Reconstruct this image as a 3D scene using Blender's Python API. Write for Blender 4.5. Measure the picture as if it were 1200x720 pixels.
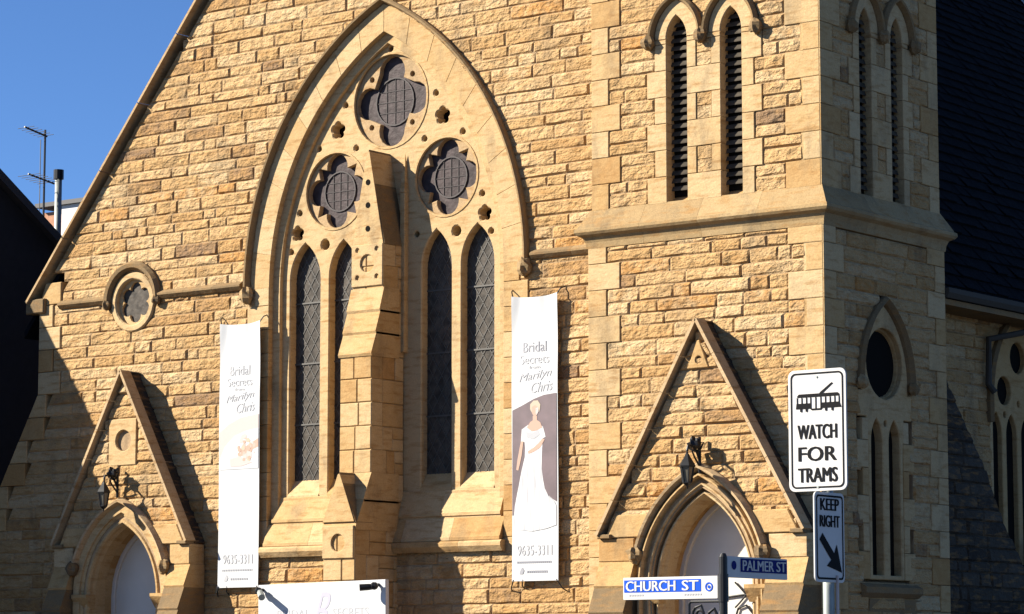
import bpy, math, random
from mathutils import Vector, noise
from mathutils.geometry import tessellate_polygon
C = bpy.context.scene.collection
for o in list(bpy.data.objects): bpy.data.objects.remove(o)
sc = bpy.context.scene
rnd = random.Random(7)

# ------------------------------------------------------------ camera, sky, sun
YAW, PIT = math.radians(37.34), math.radians(7.05)
cam = bpy.data.objects.new('camera', bpy.data.cameras.new('camera')); C.objects.link(cam)
cam.location = (27.973, -33.613, 1.6)
cam.rotation_euler = (math.pi/2+PIT, 0, YAW)
cam.data.lens = 102.21; cam.data.sensor_width = 36; cam.data.clip_end = 3000
sc.camera = cam
SUN = Vector((-.69, -.54, .485)).normalized()
w = bpy.data.worlds.new('World'); sc.world = w; w.use_nodes = True
nt = w.node_tree; bg = nt.nodes['Background']
sky = nt.nodes.new('ShaderNodeTexSky'); sky.sky_type = 'NISHITA'; sky.sun_disc = False
sky.sun_elevation = math.asin(SUN.z); sky.sun_rotation = math.atan2(SUN.x, SUN.y)
sky.air_density = 0.6; sky.dust_density = 0.0; sky.ozone_density = 8.0; sky.altitude = 50
nt.links.new(sky.outputs[0], bg.inputs[0]); bg.inputs[1].default_value = 0.06
sl = bpy.data.objects.new('sun', bpy.data.lights.new('sun', 'SUN')); C.objects.link(sl)
sl.data.energy = 5.0; sl.data.angle = math.radians(.53); sl.data.color = (1, .93, .80)
sl.rotation_euler = SUN.to_track_quat('Z', 'Y').to_euler()
sc.view_settings.view_transform = 'Standard'; sc.view_settings.look = 'None'
sc.view_settings.exposure = 1.5; sc.view_settings.gamma = 1

# ------------------------------------------------------------ materials
def mat(name, col, rough=.7, metal=0., spec=.4, noise_amt=0., nscale=8., bump=0., bscale=30.):
    m = bpy.data.materials.new(name); m.use_nodes = True
    t = m.node_tree; b = t.nodes['Principled BSDF']
    b.inputs['Base Color'].default_value = (*col, 1); b.inputs['Roughness'].default_value = rough
    b.inputs['Metallic'].default_value = metal; b.inputs['Specular IOR Level'].default_value = spec
    g = t.nodes.new('ShaderNodeNewGeometry')
    if noise_amt:
        n = t.nodes.new('ShaderNodeTexNoise'); n.inputs['Scale'].default_value = nscale; n.inputs['Detail'].default_value = 6
        t.links.new(g.outputs['Position'], n.inputs['Vector'])
        mr = t.nodes.new('ShaderNodeMapRange'); mr.inputs[1].default_value = .3; mr.inputs[2].default_value = .7
        mr.inputs[3].default_value = 1-noise_amt; mr.inputs[4].default_value = 1+noise_amt*.5
        t.links.new(n.outputs[0], mr.inputs[0])
        mx = t.nodes.new('ShaderNodeMix'); mx.data_type = 'RGBA'; mx.blend_type = 'MULTIPLY'; mx.inputs[0].default_value = 1
        mx.inputs[6].default_value = (*col, 1); t.links.new(mr.outputs[0], mx.inputs[7]); t.links.new(mx.outputs[2], b.inputs['Base Color'])
    if bump:
        n = t.nodes.new('ShaderNodeTexNoise'); n.inputs['Scale'].default_value = bscale; n.inputs['Detail'].default_value = 5
        t.links.new(g.outputs['Position'], n.inputs['Vector'])
        bu = t.nodes.new('ShaderNodeBump'); bu.inputs['Strength'].default_value = bump; bu.inputs['Distance'].default_value = .02
        t.links.new(n.outputs[0], bu.inputs['Height']); t.links.new(bu.outputs[0], b.inputs['Normal'])
    return m

def stone_mat(name, ramp, bump, dist, soot=.35, grain=1.):
    """sandstone: per-stone tone from the 'tint' attribute, bedding streaks, iron stains, soot, rock-face relief"""
    m = bpy.data.materials.new(name); m.use_nodes = True
    t = m.node_tree; N = t.nodes; L = t.links; b = N['Principled BSDF']
    b.inputs['Roughness'].default_value = .9; b.inputs['Specular IOR Level'].default_value = .15
    g = N.new('ShaderNodeNewGeometry'); at = N.new('ShaderNodeAttribute'); at.attribute_name = 'tint'
    off = N.new('ShaderNodeVectorMath'); off.operation = 'MULTIPLY_ADD'
    cx = N.new('ShaderNodeCombineXYZ')
    for i in range(3): L.new(at.outputs['Fac'], cx.inputs[i])
    L.new(cx.outputs[0], off.inputs[0]); off.inputs[1].default_value = (31, 17, 23); L.new(g.outputs['Position'], off.inputs[2])
    def nz(scale, vec, det=4, sc3=None, rough=.55):
        n = N.new('ShaderNodeTexNoise'); n.inputs['Scale'].default_value = scale; n.inputs['Detail'].default_value = det
        n.inputs['Roughness'].default_value = rough
        if sc3:
            v = N.new('ShaderNodeVectorMath'); v.operation = 'MULTIPLY'; v.inputs[1].default_value = sc3
            L.new(vec, v.inputs[0]); vec = v.outputs[0]
        L.new(vec, n.inputs['Vector']); return n.outputs[0]
    bed = nz(3.2, off.outputs[0], 5, (1, 1, 5)); mot = nz(7, off.outputs[0], 5); big = nz(.55, g.outputs['Position'], 4)
    gr = nz(55, g.outputs['Position'], 4)
    def ma(op, a, bb, c=None):
        n = N.new('ShaderNodeMath'); n.operation = op
        for i, x in enumerate((a, bb) if c is None else (a, bb, c)):
            if hasattr(x, 'links'): L.new(x, n.inputs[i])
            else: n.inputs[i].default_value = x
        return n.outputs[0]
    f = ma('MULTIPLY_ADD', ma('SUBTRACT', mot, .5), .5, at.outputs['Fac'])
    f = ma('MULTIPLY_ADD', ma('SUBTRACT', big, .5), .42, f)
    r = N.new('ShaderNodeValToRGB'); L.new(f, r.inputs[0])
    els = r.color_ramp.elements
    while len(els) < len(ramp): els.new(.5)
    for e, (p, c) in zip(els, ramp): e.position = p; e.color = (*c, 1)
    # iron streaks along the bedding
    iron = N.new('ShaderNodeMapRange'); L.new(bed, iron.inputs[0])
    iron.inputs[1].default_value = .51; iron.inputs[2].default_value = .72; iron.inputs[3].default_value = 0; iron.inputs[4].default_value = .7
    mi = N.new('ShaderNodeMix'); mi.data_type = 'RGBA'; L.new(iron.outputs[0], mi.inputs[0]); L.new(r.outputs[0], mi.inputs[6])
    mi.inputs[7].default_value = (.27, .14, .045, 1)
    # grey weather stains
    sn = nz(1.9, g.outputs['Position'], 6, (1, 1, .42), .65)
    so = N.new('ShaderNodeMapRange'); L.new(sn, so.inputs[0])
    so.inputs[1].default_value = .53; so.inputs[2].default_value = .75; so.inputs[3].default_value = 0; so.inputs[4].default_value = soot
    ms = N.new('ShaderNodeMix'); ms.data_type = 'RGBA'; L.new(so.outputs[0], ms.inputs[0]); L.new(mi.outputs[2], ms.inputs[6])
    ms.inputs[7].default_value = (.085, .07, .05, 1)
    gm = N.new('ShaderNodeMapRange'); L.new(gr, gm.inputs[0]); gm.inputs[1].default_value = .3; gm.inputs[2].default_value = .7
    gm.inputs[3].default_value = 1-.22*grain; gm.inputs[4].default_value = 1+.1*grain
    mg = N.new('ShaderNodeMix'); mg.data_type = 'RGBA'; mg.blend_type = 'MULTIPLY'; mg.inputs[0].default_value = 1
    L.new(ms.outputs[2], mg.inputs[6]); L.new(gm.outputs[0], mg.inputs[7]); L.new(mg.outputs[2], b.inputs['Base Color'])
    h1 = nz(6.5, off.outputs[0], 5, (1, 1, 1.9), .55)
    h2 = nz(22, off.outputs[0], 3, (1, 1, 1.6), .5)
    h = ma('MULTIPLY_ADD', h2, .22, h1); h = ma('MULTIPLY_ADD', gr, .05, h)
    bu = N.new('ShaderNodeBump'); bu.inputs['Strength'].default_value = bump; bu.inputs['Distance'].default_value = dist
    L.new(h, bu.inputs['Height']); L.new(bu.outputs[0], b.inputs['Normal'])
    return m

ROCK = stone_mat('rock_faced_sandstone', [(0, (.20, .125, .07)), (.2, (.345, .20, .08)), (.42, (.40, .25, .11)), (.62, (.43, .28, .135)),
                 (.8, (.455, .325, .178)), (1, (.385, .20, .067))], .9, .09, .62)
ASH = stone_mat('dressed_sandstone', [(0, (.33, .185, .07)), (.3, (.39, .248, .108)), (.6, (.43, .295, .148)), (1, (.455, .33, .182))], .35, .035, .55, .8)
TRIM = stone_mat('weathered_moulding_stone', [(0, (.13, .09, .05)), (.5, (.21, .14, .07)), (1, (.30, .21, .11))], .35, .03, .55)
COPE = stone_mat('coping_stone', [(0, (.32, .22, .12)), (.5, (.40, .28, .155)), (1, (.44, .32, .19))], .3, .03, .3)
LEDGE = stone_mat('stained_ledge_stone', [(0, (.20, .14, .075)), (.5, (.30, .205, .10)), (1, (.37, .265, .14))], .3, .03, .75)
SOOT_SHADE = stone_mat('sooty_shaded_sandstone', [(0, (.03, .023, .018)), (.5, (.05, .04, .03)), (1, (.075, .06, .045))], .7, .07, .3)  # sooty stone, darkened further so its colour also carries shade
MORTAR = mat('lime_mortar', (.31, .21, .115), .95, noise_amt=.35, bump=.3)
WHITE = mat('white_painted_board', (.47, .47, .47), .5, noise_amt=.05, nscale=3)
DOORW = mat('white_door_paint', (.50, .47, .42), .45, noise_amt=.06, nscale=3)
VINYL = mat('banner_vinyl', (.43, .435, .44), .5)
BLACK = mat('black_iron', (.012, .012, .013), .45, .3)
ZINC = mat('dull_zinc', (.06, .052, .043), .8, spec=.1)
DSTEEL = mat('dark_steel', (.06, .06, .06), .5, .3)
STEEL = mat('galvanised_steel', (.26, .28, .265), .55, .3, noise_amt=.15)
SIGNW = mat('sign_white_sheeting', (.50, .485, .465), .6, spec=.15, noise_amt=.06, nscale=6)
INK = mat('sign_black_ink', (.010, .010, .011), .7, spec=.05)
BLUE = mat('street_sign_blue', (.004, .06, .42), .5, spec=.1)
BLUE_SHADED = mat('street_sign_blue_shaded', (.006, .012, .12), .6, spec=.05)  # darker copy of the sign blue: shade painted on the PALMER blade
SLATE = mat('slate', (.007, .007, .009), .9, spec=.04, noise_amt=.45, nscale=5, bump=.4)
LEAD = mat('lead_flashing', (.42, .45, .46), .5, .3)
GLASS = mat('leaded_glass', (.060, .050, .040), .45, 0, .12, noise_amt=.6, nscale=9, bump=.25, bscale=14)
ROSEGL = mat('stained_glass_outside', (.052, .038, .038), .5, 0, .1, noise_amt=.5, nscale=7, bump=.3, bscale=16)
CAME = mat('lead_came', (.062, .057, .05), .6, .1)
BARM = mat('dark_glazing_bar', (.036, .028, .028), .7)
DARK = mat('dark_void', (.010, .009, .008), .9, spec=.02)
LOUV = mat('louvre_slate', (.06, .05, .038), .8, spec=.1, noise_amt=.4)
NEIGH = mat('shade_black_wall', (.010, .011, .015), .7, noise_amt=.3)  # wall seen on its shaded side, the shade put into a near-black colour
NROOF = mat('dark_metal_roof', (.035, .033, .035), .6)
PRINTG = mat('print_pale_grey', (.31, .312, .33), .5)
PRINTM = mat('print_mid_grey', (.23, .23, .255), .5)
MAUVE = mat('print_mauve', (.105, .07, .078), .5, noise_amt=.3, nscale=4)
def fold_mat(name, a, b):
    m = mat(name, a, .5); t = m.node_tree; g = t.nodes.new('ShaderNodeNewGeometry'); v = t.nodes.new('ShaderNodeVectorMath'); v.operation = 'MULTIPLY'; v.inputs[1].default_value = (22, 1, 2.2)
    n = t.nodes.new('ShaderNodeTexNoise'); n.inputs['Scale'].default_value = 1; n.inputs['Detail'].default_value = 3
    t.links.new(g.outputs['Position'], v.inputs[0]); t.links.new(v.outputs[0], n.inputs['Vector'])
    r = t.nodes.new('ShaderNodeValToRGB'); r.color_ramp.elements[0].position = .34; r.color_ramp.elements[0].color = (*b, 1); r.color_ramp.elements[1].position = .56; r.color_ramp.elements[1].color = (*a, 1)
    t.links.new(n.outputs[0], r.inputs[0]); t.links.new(r.outputs[0], t.nodes['Principled BSDF'].inputs['Base Color']); return m
GOWN = fold_mat('print_gown', (.45, .45, .455), (.30, .30, .315))
PINK = mat('print_blush', (.40, .33, .31), .5)
SKIN = mat('print_skin', (.36, .225, .165), .5)
HAIR = mat('print_hair', (.36, .29, .21), .5)
ROSEP = mat('print_rose', (.38, .27, .22), .5)
LAV = mat('print_lavender', (.33, .32, .385), .5)
ASPH = mat('asphalt', (.05, .05, .052), .9, noise_amt=.3, bump=.3, bscale=80)
PAVE = mat('brown_bitumen_paving', (.075, .06, .045), .85, noise_amt=.2)
BRICKR = mat('far_brick', (.34, .17, .10), .9, noise_amt=.2)
LAMPG = mat('lantern_glass', (.10, .09, .07), .1, 0, .5)

# ------------------------------------------------------------ mesh helpers
class MB:
    def __init__(s): s.v = []; s.f = []; s.t = []
    def add(s, vs, fs, tint=.5):
        k = len(s.v); s.v += [tuple(x) for x in vs]; s.f += [tuple(i+k for i in f) for f in fs]; s.t += [tint]*len(vs); return s
    def build(s, name, m, parent=None, kind=None, label=None, origin=None, smooth=False):
        n = len(s.v)
        if origin is None:
            lo = [min(v[i] for v in s.v) for i in range(3)]; hi = [max(v[i] for v in s.v) for i in range(3)]
            origin = Vector([(a+b)/2 for a, b in zip(lo, hi)])
        origin = Vector(origin)
        me = bpy.data.meshes.new(name)
        me.from_pydata([tuple(Vector(v)-origin) for v in s.v], [], s.f)
        a = me.attributes.new('tint', 'FLOAT', 'POINT'); a.data.foreach_set('value', s.t)
        if smooth: me.polygons.foreach_set('use_smooth', [True]*len(me.polygons))
        me.materials.append(m); me.update()
        o = bpy.data.objects.new(name, me); C.objects.link(o)
        if parent:
            o.parent = parent; o.location = origin - wloc(parent)
        else: o.location = origin
        if kind: o['kind'] = kind
        if label: o['label'] = label
        return o
def wloc(o):
    p = Vector((0, 0, 0))
    while o: p += o.location; o = o.parent
    return p
def thing(name, label, cat, loc, group=None):
    o = bpy.data.objects.new(name, None); C.objects.link(o); o.location = loc; o.empty_display_size = .3
    o['label'] = label; o['category'] = cat
    if group: o['group'] = group
    return o
def F(Y): return lambda u, z, d: Vector((u, Y-d, z))
def S(X): return lambda u, z, d: Vector((X+d, u, z))

def block(mb, M, u0, u1, z0, z1, d0, d1, ch=.012, tint=None, gap=.003):
    """dressed block with a chamfered front"""
    tint = rnd.random() if tint is None else tint
    u0 += gap; u1 -= gap; z0 += gap; z1 -= gap
    vs = [M(u, z, d0) for u, z in ((u0, z0), (u1, z0), (u1, z1), (u0, z1))]
    vs += [M(u, z, d1-ch) for u, z in ((u0, z0), (u1, z0), (u1, z1), (u0, z1))]
    vs += [M(u, z, d1) for u, z in ((u0+ch, z0+ch), (u1-ch, z0+ch), (u1-ch, z1-ch), (u0+ch, z1-ch))]
    fs = [(8, 9, 10, 11), (3, 2, 1, 0)]
    for i in range(4):
        j = (i+1) % 4; fs += [(i, j, 4+j, 4+i), (4+i, 4+j, 8+j, 8+i)]
    return mb.add(vs, fs, tint)
def area(p): return .5*sum(p[i][0]*p[(i+1) % len(p)][1]-p[(i+1) % len(p)][0]*p[i][1] for i in range(len(p)))
def ccw(p): return list(p) if area(p) > 0 else list(p)[::-1]
def inset(p, c):
    """move a CCW outline inward by c (mitred)"""
    n = len(p); out = []
    for i in range(n):
        a, b, d = Vector(p[i-1]).to_2d(), Vector(p[i]).to_2d(), Vector(p[(i+1) % n]).to_2d()
        e1 = (b-a); e2 = (d-b)
        if e1.length < 1e-9 or e2.length < 1e-9: out.append(tuple(b)); continue
        e1.normalize(); e2.normalize()
        n1 = Vector((-e1.y, e1.x)); n2 = Vector((-e2.y, e2.x)); s = n1+n2
        k = s.length_squared
        s = s*(2/k) if k > .25 else n1
        out.append((b.x+s.x*c, b.y+s.y*c))
    return out
def plate(mb, M, outer, holes=(), d0=0., d1=.1, ch=.0, tint=None, back=False):
    """flat slab with holes: front at d1, back at d0, edges chamfered by ch"""
    tint = rnd.random() if tint is None else tint
    outer = ccw(outer); holes = [ccw(h)[::-1] for h in holes]
    loops = [outer]+holes
    fr = [inset(l, ch) for l in loops] if ch else loops
    tri = tessellate_polygon([[Vector((a, b, 0)) for a, b in l] for l in fr])
    flat = [p for l in fr for p in l]
    ff = []
    for t in tri:
        a, b, c = (flat[i] for i in t)
        s = (b[0]-a[0])*(c[1]-a[1])-(c[0]-a[0])*(b[1]-a[1])
        if abs(s) > 1e-10: ff.append(tuple(t) if s > 0 else tuple(t[::-1]))
    mb.add([M(a, b, d1) for a, b in flat], ff, tint)
    if back: mb.add([M(a, b, d0) for a, b in flat], [f[::-1] for f in ff], tint)
    if d0 == d1: return mb
    for l, f in zip(loops, fr):
        n = len(l)
        vs = [M(a, b, d1) for a, b in f]+[M(a, b, d1-ch) for a, b in l]+[M(a, b, d0) for a, b in l]
        fs = []
        for i in range(n):
            j = (i+1) % n
            if ch: fs.append((i+n, j+n, j, i))
            fs.append((i+2*n, j+2*n, j+n, i+n))
        mb.add(vs, fs, tint)
    return mb
def sweep(mb, M, path, prof, tint=None, closed=False, caps=True):
    """profile points (n,d): n along the left normal of the path, d outward"""
    tint = rnd.random() if tint is None else tint
    n = len(path); k = len(prof); vs = []
    for i, p in enumerate(path):
        p = Vector(p)
        a = Vector(path[i-1]) if (i or closed) else None
        b = Vector(path[(i+1) % n]) if (i < n-1 or closed) else None
        e1 = (p-a).normalized() if a is not None else (b-p).normalized()
        e2 = (b-p).normalized() if b is not None else e1
        n1 = Vector((-e1.y, e1.x)); n2 = Vector((-e2.y, e2.x)); s = n1+n2; s = s*(2/max(s.length_squared, .6))
        vs += [M(p.x+s.x*q[0], p.y+s.y*q[0], q[1]) for q in prof]
    fs = []
    for i in range(n if closed else n-1):
        for j in range(k-1):
            a = i*k+j; b = ((i+1) % n)*k+j
            fs.append((a, b, b+1, a+1))
    if caps and not closed: fs += [tuple(range(k)), tuple(range((n-1)*k, n*k))[::-1]]
    return mb.add(vs, fs, tint)
def arch(cx, zs, a, R, n=14, zb=None):
    """two-centred arch from left springing over the apex to the right; optional legs down to zb"""
    h = math.sqrt(max(R*R-(R-a)**2, 0)); t1 = math.atan2(h, R-a)
    pts = []
    for i in range(n+1):
        t = t1*i/n; pts.append((cx-a+R-R*math.cos(t), zs+R*math.sin(t)))
    pts += [(2*cx-x, z) for x, z in pts[-2::-1]]
    if zb is not None: pts = [(cx-a, zb)]+pts+[(cx+a, zb)]
    return pts
def arch_w(z, cx, zs, a, R):
    if z <= zs: return a
    q = R*R-(z-zs)**2
    return (math.sqrt(q)-(R-a)) if q > 0 and math.sqrt(q) > R-a else None
def circ(cx, cz, r, n=28, ph=0): return [(cx+r*math.cos(ph+2*math.pi*i/n), cz+r*math.sin(ph+2*math.pi*i/n)) for i in range(n)]
def foil(cx, cz, n, ro, rl, ph=math.pi/2, k=9, dmin=0., spike=0.):
    """n-foil outline: lobes of radius rl centred at distance ro"""
    pts = []; half = math.pi/n
    s = ro*math.sin(half)
    t = math.pi - math.acos(max(-1, min(1, 0))) if False else None
    # lobes meet on the bisector: find the lobe angle where the lobe circle crosses it
    dcr = ro*math.cos(half)+math.sqrt(max(rl*rl-s*s, 0)) if rl > s else ro*math.cos(half)
    dcr = max(dcr, dmin)
    for i in range(n):
        a = ph+i*2*math.pi/n; ox, oz = cx+ro*math.cos(a), cz+ro*math.sin(a)
        hh = half-(.24 if spike else 0); px, pz = cx+dcr*math.cos(a+hh), cz+dcr*math.sin(a+hh)
        am = math.atan2(pz-oz, px-ox)-a
        am = (am+math.pi) % (2*math.pi)-math.pi
        for q in range(k):
            t = -am+2*am*q/(k-1)*1.0
            t = -abs(am)+2*abs(am)*(q+.0)/(k-1)
            if q == k-1 and not spike: continue
            pts.append((ox+rl*math.cos(a+t), oz+rl*math.sin(a+t)))
        if spike:
            pts += [(cx+dcr*math.cos(a+hh), cz+dcr*math.sin(a+hh)), (cx+spike*math.cos(a+half), cz+spike*math.sin(a+half)), (cx+dcr*math.cos(a+half+.24), cz+dcr*math.sin(a+half+.24))]
    return pts
def tube(mb, pts, r, n=8, tint=.5):
    vs = []; pts = [Vector(p) for p in pts]; rr = r if isinstance(r, (list, tuple)) else [r]*len(pts)
    up = None
    for i, p in enumerate(pts):
        d = (pts[min(i+1, len(pts)-1)]-pts[max(i-1, 0)]).normalized()
        if up is None: up = Vector((0, 0, 1)) if abs(d.z) < .9 else Vector((1, 0, 0))
        a = d.cross(up).normalized(); b = a.cross(d).normalized(); up = b
        vs += [p+(a*math.cos(2*math.pi*k/n)+b*math.sin(2*math.pi*k/n))*rr[i] for k in range(n)]
    fs = []
    for i in range(len(pts)-1):
        for k in range(n):
            j = (k+1) % n; fs.append((i*n+k, i*n+j, (i+1)*n+j, (i+1)*n+k))
    fs += [tuple(range(n))[::-1], tuple(range((len(pts)-1)*n, len(pts)*n))]
    return mb.add(vs, fs, tint)
def boxw(mb, a, b, tint=.5):
    (x0, y0, z0), (x1, y1, z1) = a, b
    vs = [(x0, y0, z0), (x1, y0, z0), (x1, y1, z0), (x0, y1, z0), (x0, y0, z1), (x1, y0, z1), (x1, y1, z1), (x0, y1, z1)]
    return mb.add(vs, [(3, 2, 1, 0), (4, 5, 6, 7), (0, 1, 5, 4), (1, 2, 6, 5), (2, 3, 7, 6), (3, 0, 4, 7)], tint)
def lump(mb, c, r, seed, amp=.35, sq=(1, 1, 1)):
    """carved foliage label stop"""
    n, k = 12, 8; vs = []
    for i in range(k+1):
        th = math.pi*i/k
        for j in range(n):
            p = Vector((math.sin(th)*math.cos(2*math.pi*j/n), math.sin(th)*math.sin(2*math.pi*j/n), math.cos(th)))
            s = r*(1+amp*noise.noise(p*2.6+Vector((seed*3.1, 0, seed)))+.12*math.sin(7*math.atan2(p.y, p.x))*math.sin(th))
            vs.append(Vector(c)+Vector((p.x*s*sq[0], p.y*s*sq[1], p.z*s*sq[2])))
    fs = [(i*n+j, (i+1)*n+j, (i+1)*n+(j+1) % n, i*n+(j+1) % n) for i in range(k) for j in range(n)]
    return mb.add(vs, fs, rnd.random())
def rock(mb, M, b0, b1, t0, t1, z0, z1, proud=.04, tint=None):
    """rock-faced stone: quad (b0..b1 at z0, t0..t1 at z1) with an uneven pillowed face"""
    tint = rnd.random() if tint is None else tint
    g = .004; L = min(b1-b0, t1-t0) if min(b1-b0, t1-t0) > .05 else max(b1-b0, t1-t0); H = z1-z0
    ex = min(.026/max(L, .05), .3); ez = .026/H
    us = [0, ex, .34, .66, 1-ex, 1] if L > .3 else [0, ex, .5, 1-ex, 1]
    zs = [0, ez, 1-ez, 1]
    tilt = rnd.uniform(-.3, .5); tu = rnd.uniform(-.35, .35)
    vs = []
    for j, q in enumerate(zs):
        for i, p in enumerate(us):
            z = z0+g+(H-2*g)*q
            l = b0+(t0-b0)*(z-z0)/H+g; r = b1+(t1-b1)*(z-z0)/H-g
            if j in (0, 3) or i in (0, len(us)-1): d = -.006; u = l+(r-l)*p
            else:
                d = proud*(.75+tilt*(.5-q)+tu*(p-.5)+rnd.uniform(-.45, .45)); u = l+(r-l)*p+rnd.uniform(-.008, .008); z += rnd.uniform(-.008, .008)
            vs.append(M(u, z, d))
    n = len(us)
    return mb.add(vs, [(j*n+i, j*n+i+1, (j+1)*n+i+1, (j+1)*n+i) for j in range(3) for i in range(n-1)], tint)

# screen measure only used to choose which stones become objects of their own (the largest in view)
def px(p):
    D = Vector((-math.sin(YAW)*math.cos(PIT), math.cos(YAW)*math.cos(PIT), math.sin(PIT)))
    R = Vector((math.cos(YAW), math.sin(YAW), 0)); U = R.cross(D); v = Vector(p)-cam.location; z = v.dot(D)
    return 600+3407*v.dot(R)/z, 360-3407*v.dot(U)/z
class Masonry:
    """collects stones; the `cap` that show largest become objects, the rest one stuff mesh"""
    def __init__(s): s.items = []
    def add(s, mb, m, name='stone'): s.items.append((mb, m, name))
    def emit(s, parent, cap=290):
        sc_ = []
        for it in s.items:
            q = [px(v) for v in it[0].v]
            xs = [min(max(a, 0), 1200) for a, b in q]; ys = [min(max(b, 0), 720) for a, b in q]
            sc_.append((max(xs)-min(xs))*(max(ys)-min(ys)))
        order = sorted(range(len(s.items)), key=lambda i: -sc_[i])
        top = [i for i in order[:cap] if sc_[i] > 70]; ts = set(top)
        for i in top: s.items[i][0].build(s.items[i][2], s.items[i][1], parent)
        rest = {}
        for i in range(len(s.items)):
            if i not in ts: rest.setdefault(s.items[i][1].name, []).append(s.items[i])
        for k, its in rest.items():
            m = MB()
            for it in its:
                b = len(m.v); m.v += it[0].v; m.f += [tuple(q+b for q in f) for f in it[0].f]; m.t += it[0].t
            m.build('small_stones' if its[0][1] is ROCK else 'dressed_stones', its[0][1], parent, kind='stuff')

CH = .187
def courses(mas, back, M, zlo, zhi, spans, L=(.35, 1.1), base=0., proud=.021, thick=.35, sd=1, quoin=None, material=None, tintf=None):
    """fills rows of stones; spans(z,row) -> list of free (u0,u1)"""
    r = random.Random(sd); material = material or ROCK
    row = 0; z = zlo
    while z < zhi-.02:
        if row % 2 == 0: ztop = min(z+2*CH, zhi); z1 = min(z+CH*r.uniform(.82, 1.18), zhi)
        else: z1 = ztop
        if z1-z < .04: z = z1; row += 1; continue
        A, B = spans(z+.003, row), spans(z1-.003, row)
        if len(A) != len(B):
            A = B = spans((z+z1)/2, row)
        for (a0, a1), (b0, b1) in zip(A, B):
            if min(a1-a0, b1-b0) < .03 and max(a1-a0, b1-b0) < .12: continue
            vs = [M(a0, z, -.006), M(a1, z, -.006), M(b1, z1, -.006), M(b0, z1, -.006), M(a0, z, -thick), M(a1, z, -thick), M(b1, z1, -thick), M(b0, z1, -thick)]
            back.add(vs, [(0, 1, 2, 3), (7, 6, 5, 4), (1, 5, 6, 2), (0, 3, 7, 4), (0, 4, 5, 1), (3, 2, 6, 7)], .4)
            lo, hi = max(a0, b0), min(a1, b1)
            cuts = []; u = lo
            while True:
                u += r.uniform(*L) if r.random() > .15 else r.uniform(.2, .35)
                if u > hi-.22: break
                cuts.append(u)
            eb = [a0]+cuts+[a1]; et = [b0]+cuts+[b1]
            for i in range(len(eb)-1):
                t = r.betavariate(5, 4) if r.random() > .08 else r.choice((.05, .15, .95, 1.))
                if tintf: t = tintf(t, eb[i], z)
                mb = MB(); rock(mb, M, eb[i], eb[i+1], et[i], et[i+1], z, z1, proud*r.uniform(.6, 1.3), t); mas.add(mb, material)
        z = z1; row += 1

# ------------------------------------------------------------ ground
g = MB(); g.add([(-400, -400, 0), (400, -400, 0), (400, 400, 0), (-400, 400, 0)], [(0, 1, 2, 3)]); g = g.build('road', ASPH, kind='structure')
p = MB(); boxw(p, (-60, -9, -.1), (12, 60, .13)); p.build('pavement', PAVE, kind='structure')

# ============================================================ CHURCH
church = thing('church', 'sandstone gothic church front with steep gable and great traceried window', 'church', (-.13, 8, .13))
CX = -.13
GL = 1.205       # slope of the gable
def gable_x(z): return max(-7.62, -7.62+(z-7.75)/GL) if z > 7.75 else (-7.6 if z > 6.1 else -7.6-(6.1-z)*.58)
WIN = (CX, 7.48, 2.8, 4.76)
def wa(d): return (CX, 7.48, 2.8-d, 4.76-d)
PL = dict(cx=-5.26, hw=1.5, apex=6.32, leg=3.55, Y=-.34)
PR = dict(cx=6.28, hw=1.66, apex=6.26, leg=3.38, Y=-.99)
def sub(spans, a, b):
    out = []
    for s, e in spans:
        if b <= s or a >= e: out.append((s, e)); continue
        if a > s: out.append((s, a))
        if b < e: out.append((b, e))
    return out
def facade_spans(z, row):
    x0 = gable_x(z); k = (row//2) % 2
    x0 += (.34 if k else .52) if z < 8.1 else 0.02
    sp = [(x0, 4.6 if z < 12 else min(4.6, -.26-gable_x(z)-.05))]
    w_ = arch_w(z, *wa(.14))
    if z < 3.26: w_ = None
    elif z < 7.48: w_ = 2.31+(.30 if k else .46)
    if w_: sp = sub(sp, CX-w_, CX+w_)
    q = .5**2-(z-7.49)**2
    if q > 0: sp = sub(sp, -5.41-math.sqrt(q), -5.41+math.sqrt(q))
    if z < PL['apex']-.2:
        h = min(PL['hw']-.12, (PL['apex']-.2-z)*PL['hw']/(PL['apex']-PL['leg']))
        sp = sub(sp, PL['cx']-h, PL['cx']+h)
    return sp
def warm(t, u, z):   # lower right of the front is warmer stone, the upper left paler and greyer
    return t
mas = Masonry(); back = MB()
courses(mas, back, F(0), 1.6, 13.6, facade_spans, sd=3)
# quoins of the left edge
for k in range(20):
    z = 1.6+k*2*CH
    if z > 7.9: break
    x0 = gable_x(z+.15); wq = .34 if k % 2 else .52
    mb = MB(); rr = gable_x(z+2*CH)
    xa, xb = gable_x(z+.01), gable_x(z+2*CH-.01)
    plate(mb, F(0), [(xa+.004, z+.004), (x0+wq-.004+0*xa, z+.004), (x0+wq-.004, z+2*CH-.004), (xb+.004, z+2*CH-.004)], (), -.4, .03, .012)
    mas.add(mb, ASH, 'quoin')
plate(back, F(0), [(-10.2, .0), (4.6, 0), (4.6, 1.6), (-10.2, 1.6)], (), -.35, -.01)
plate(back, F(0), [(-2.9, 13.6), (2.66, 13.6), (-.13, 16.95)], (), -.35, -.01)
wall = back.build('front_wall', MORTAR, church)
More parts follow.
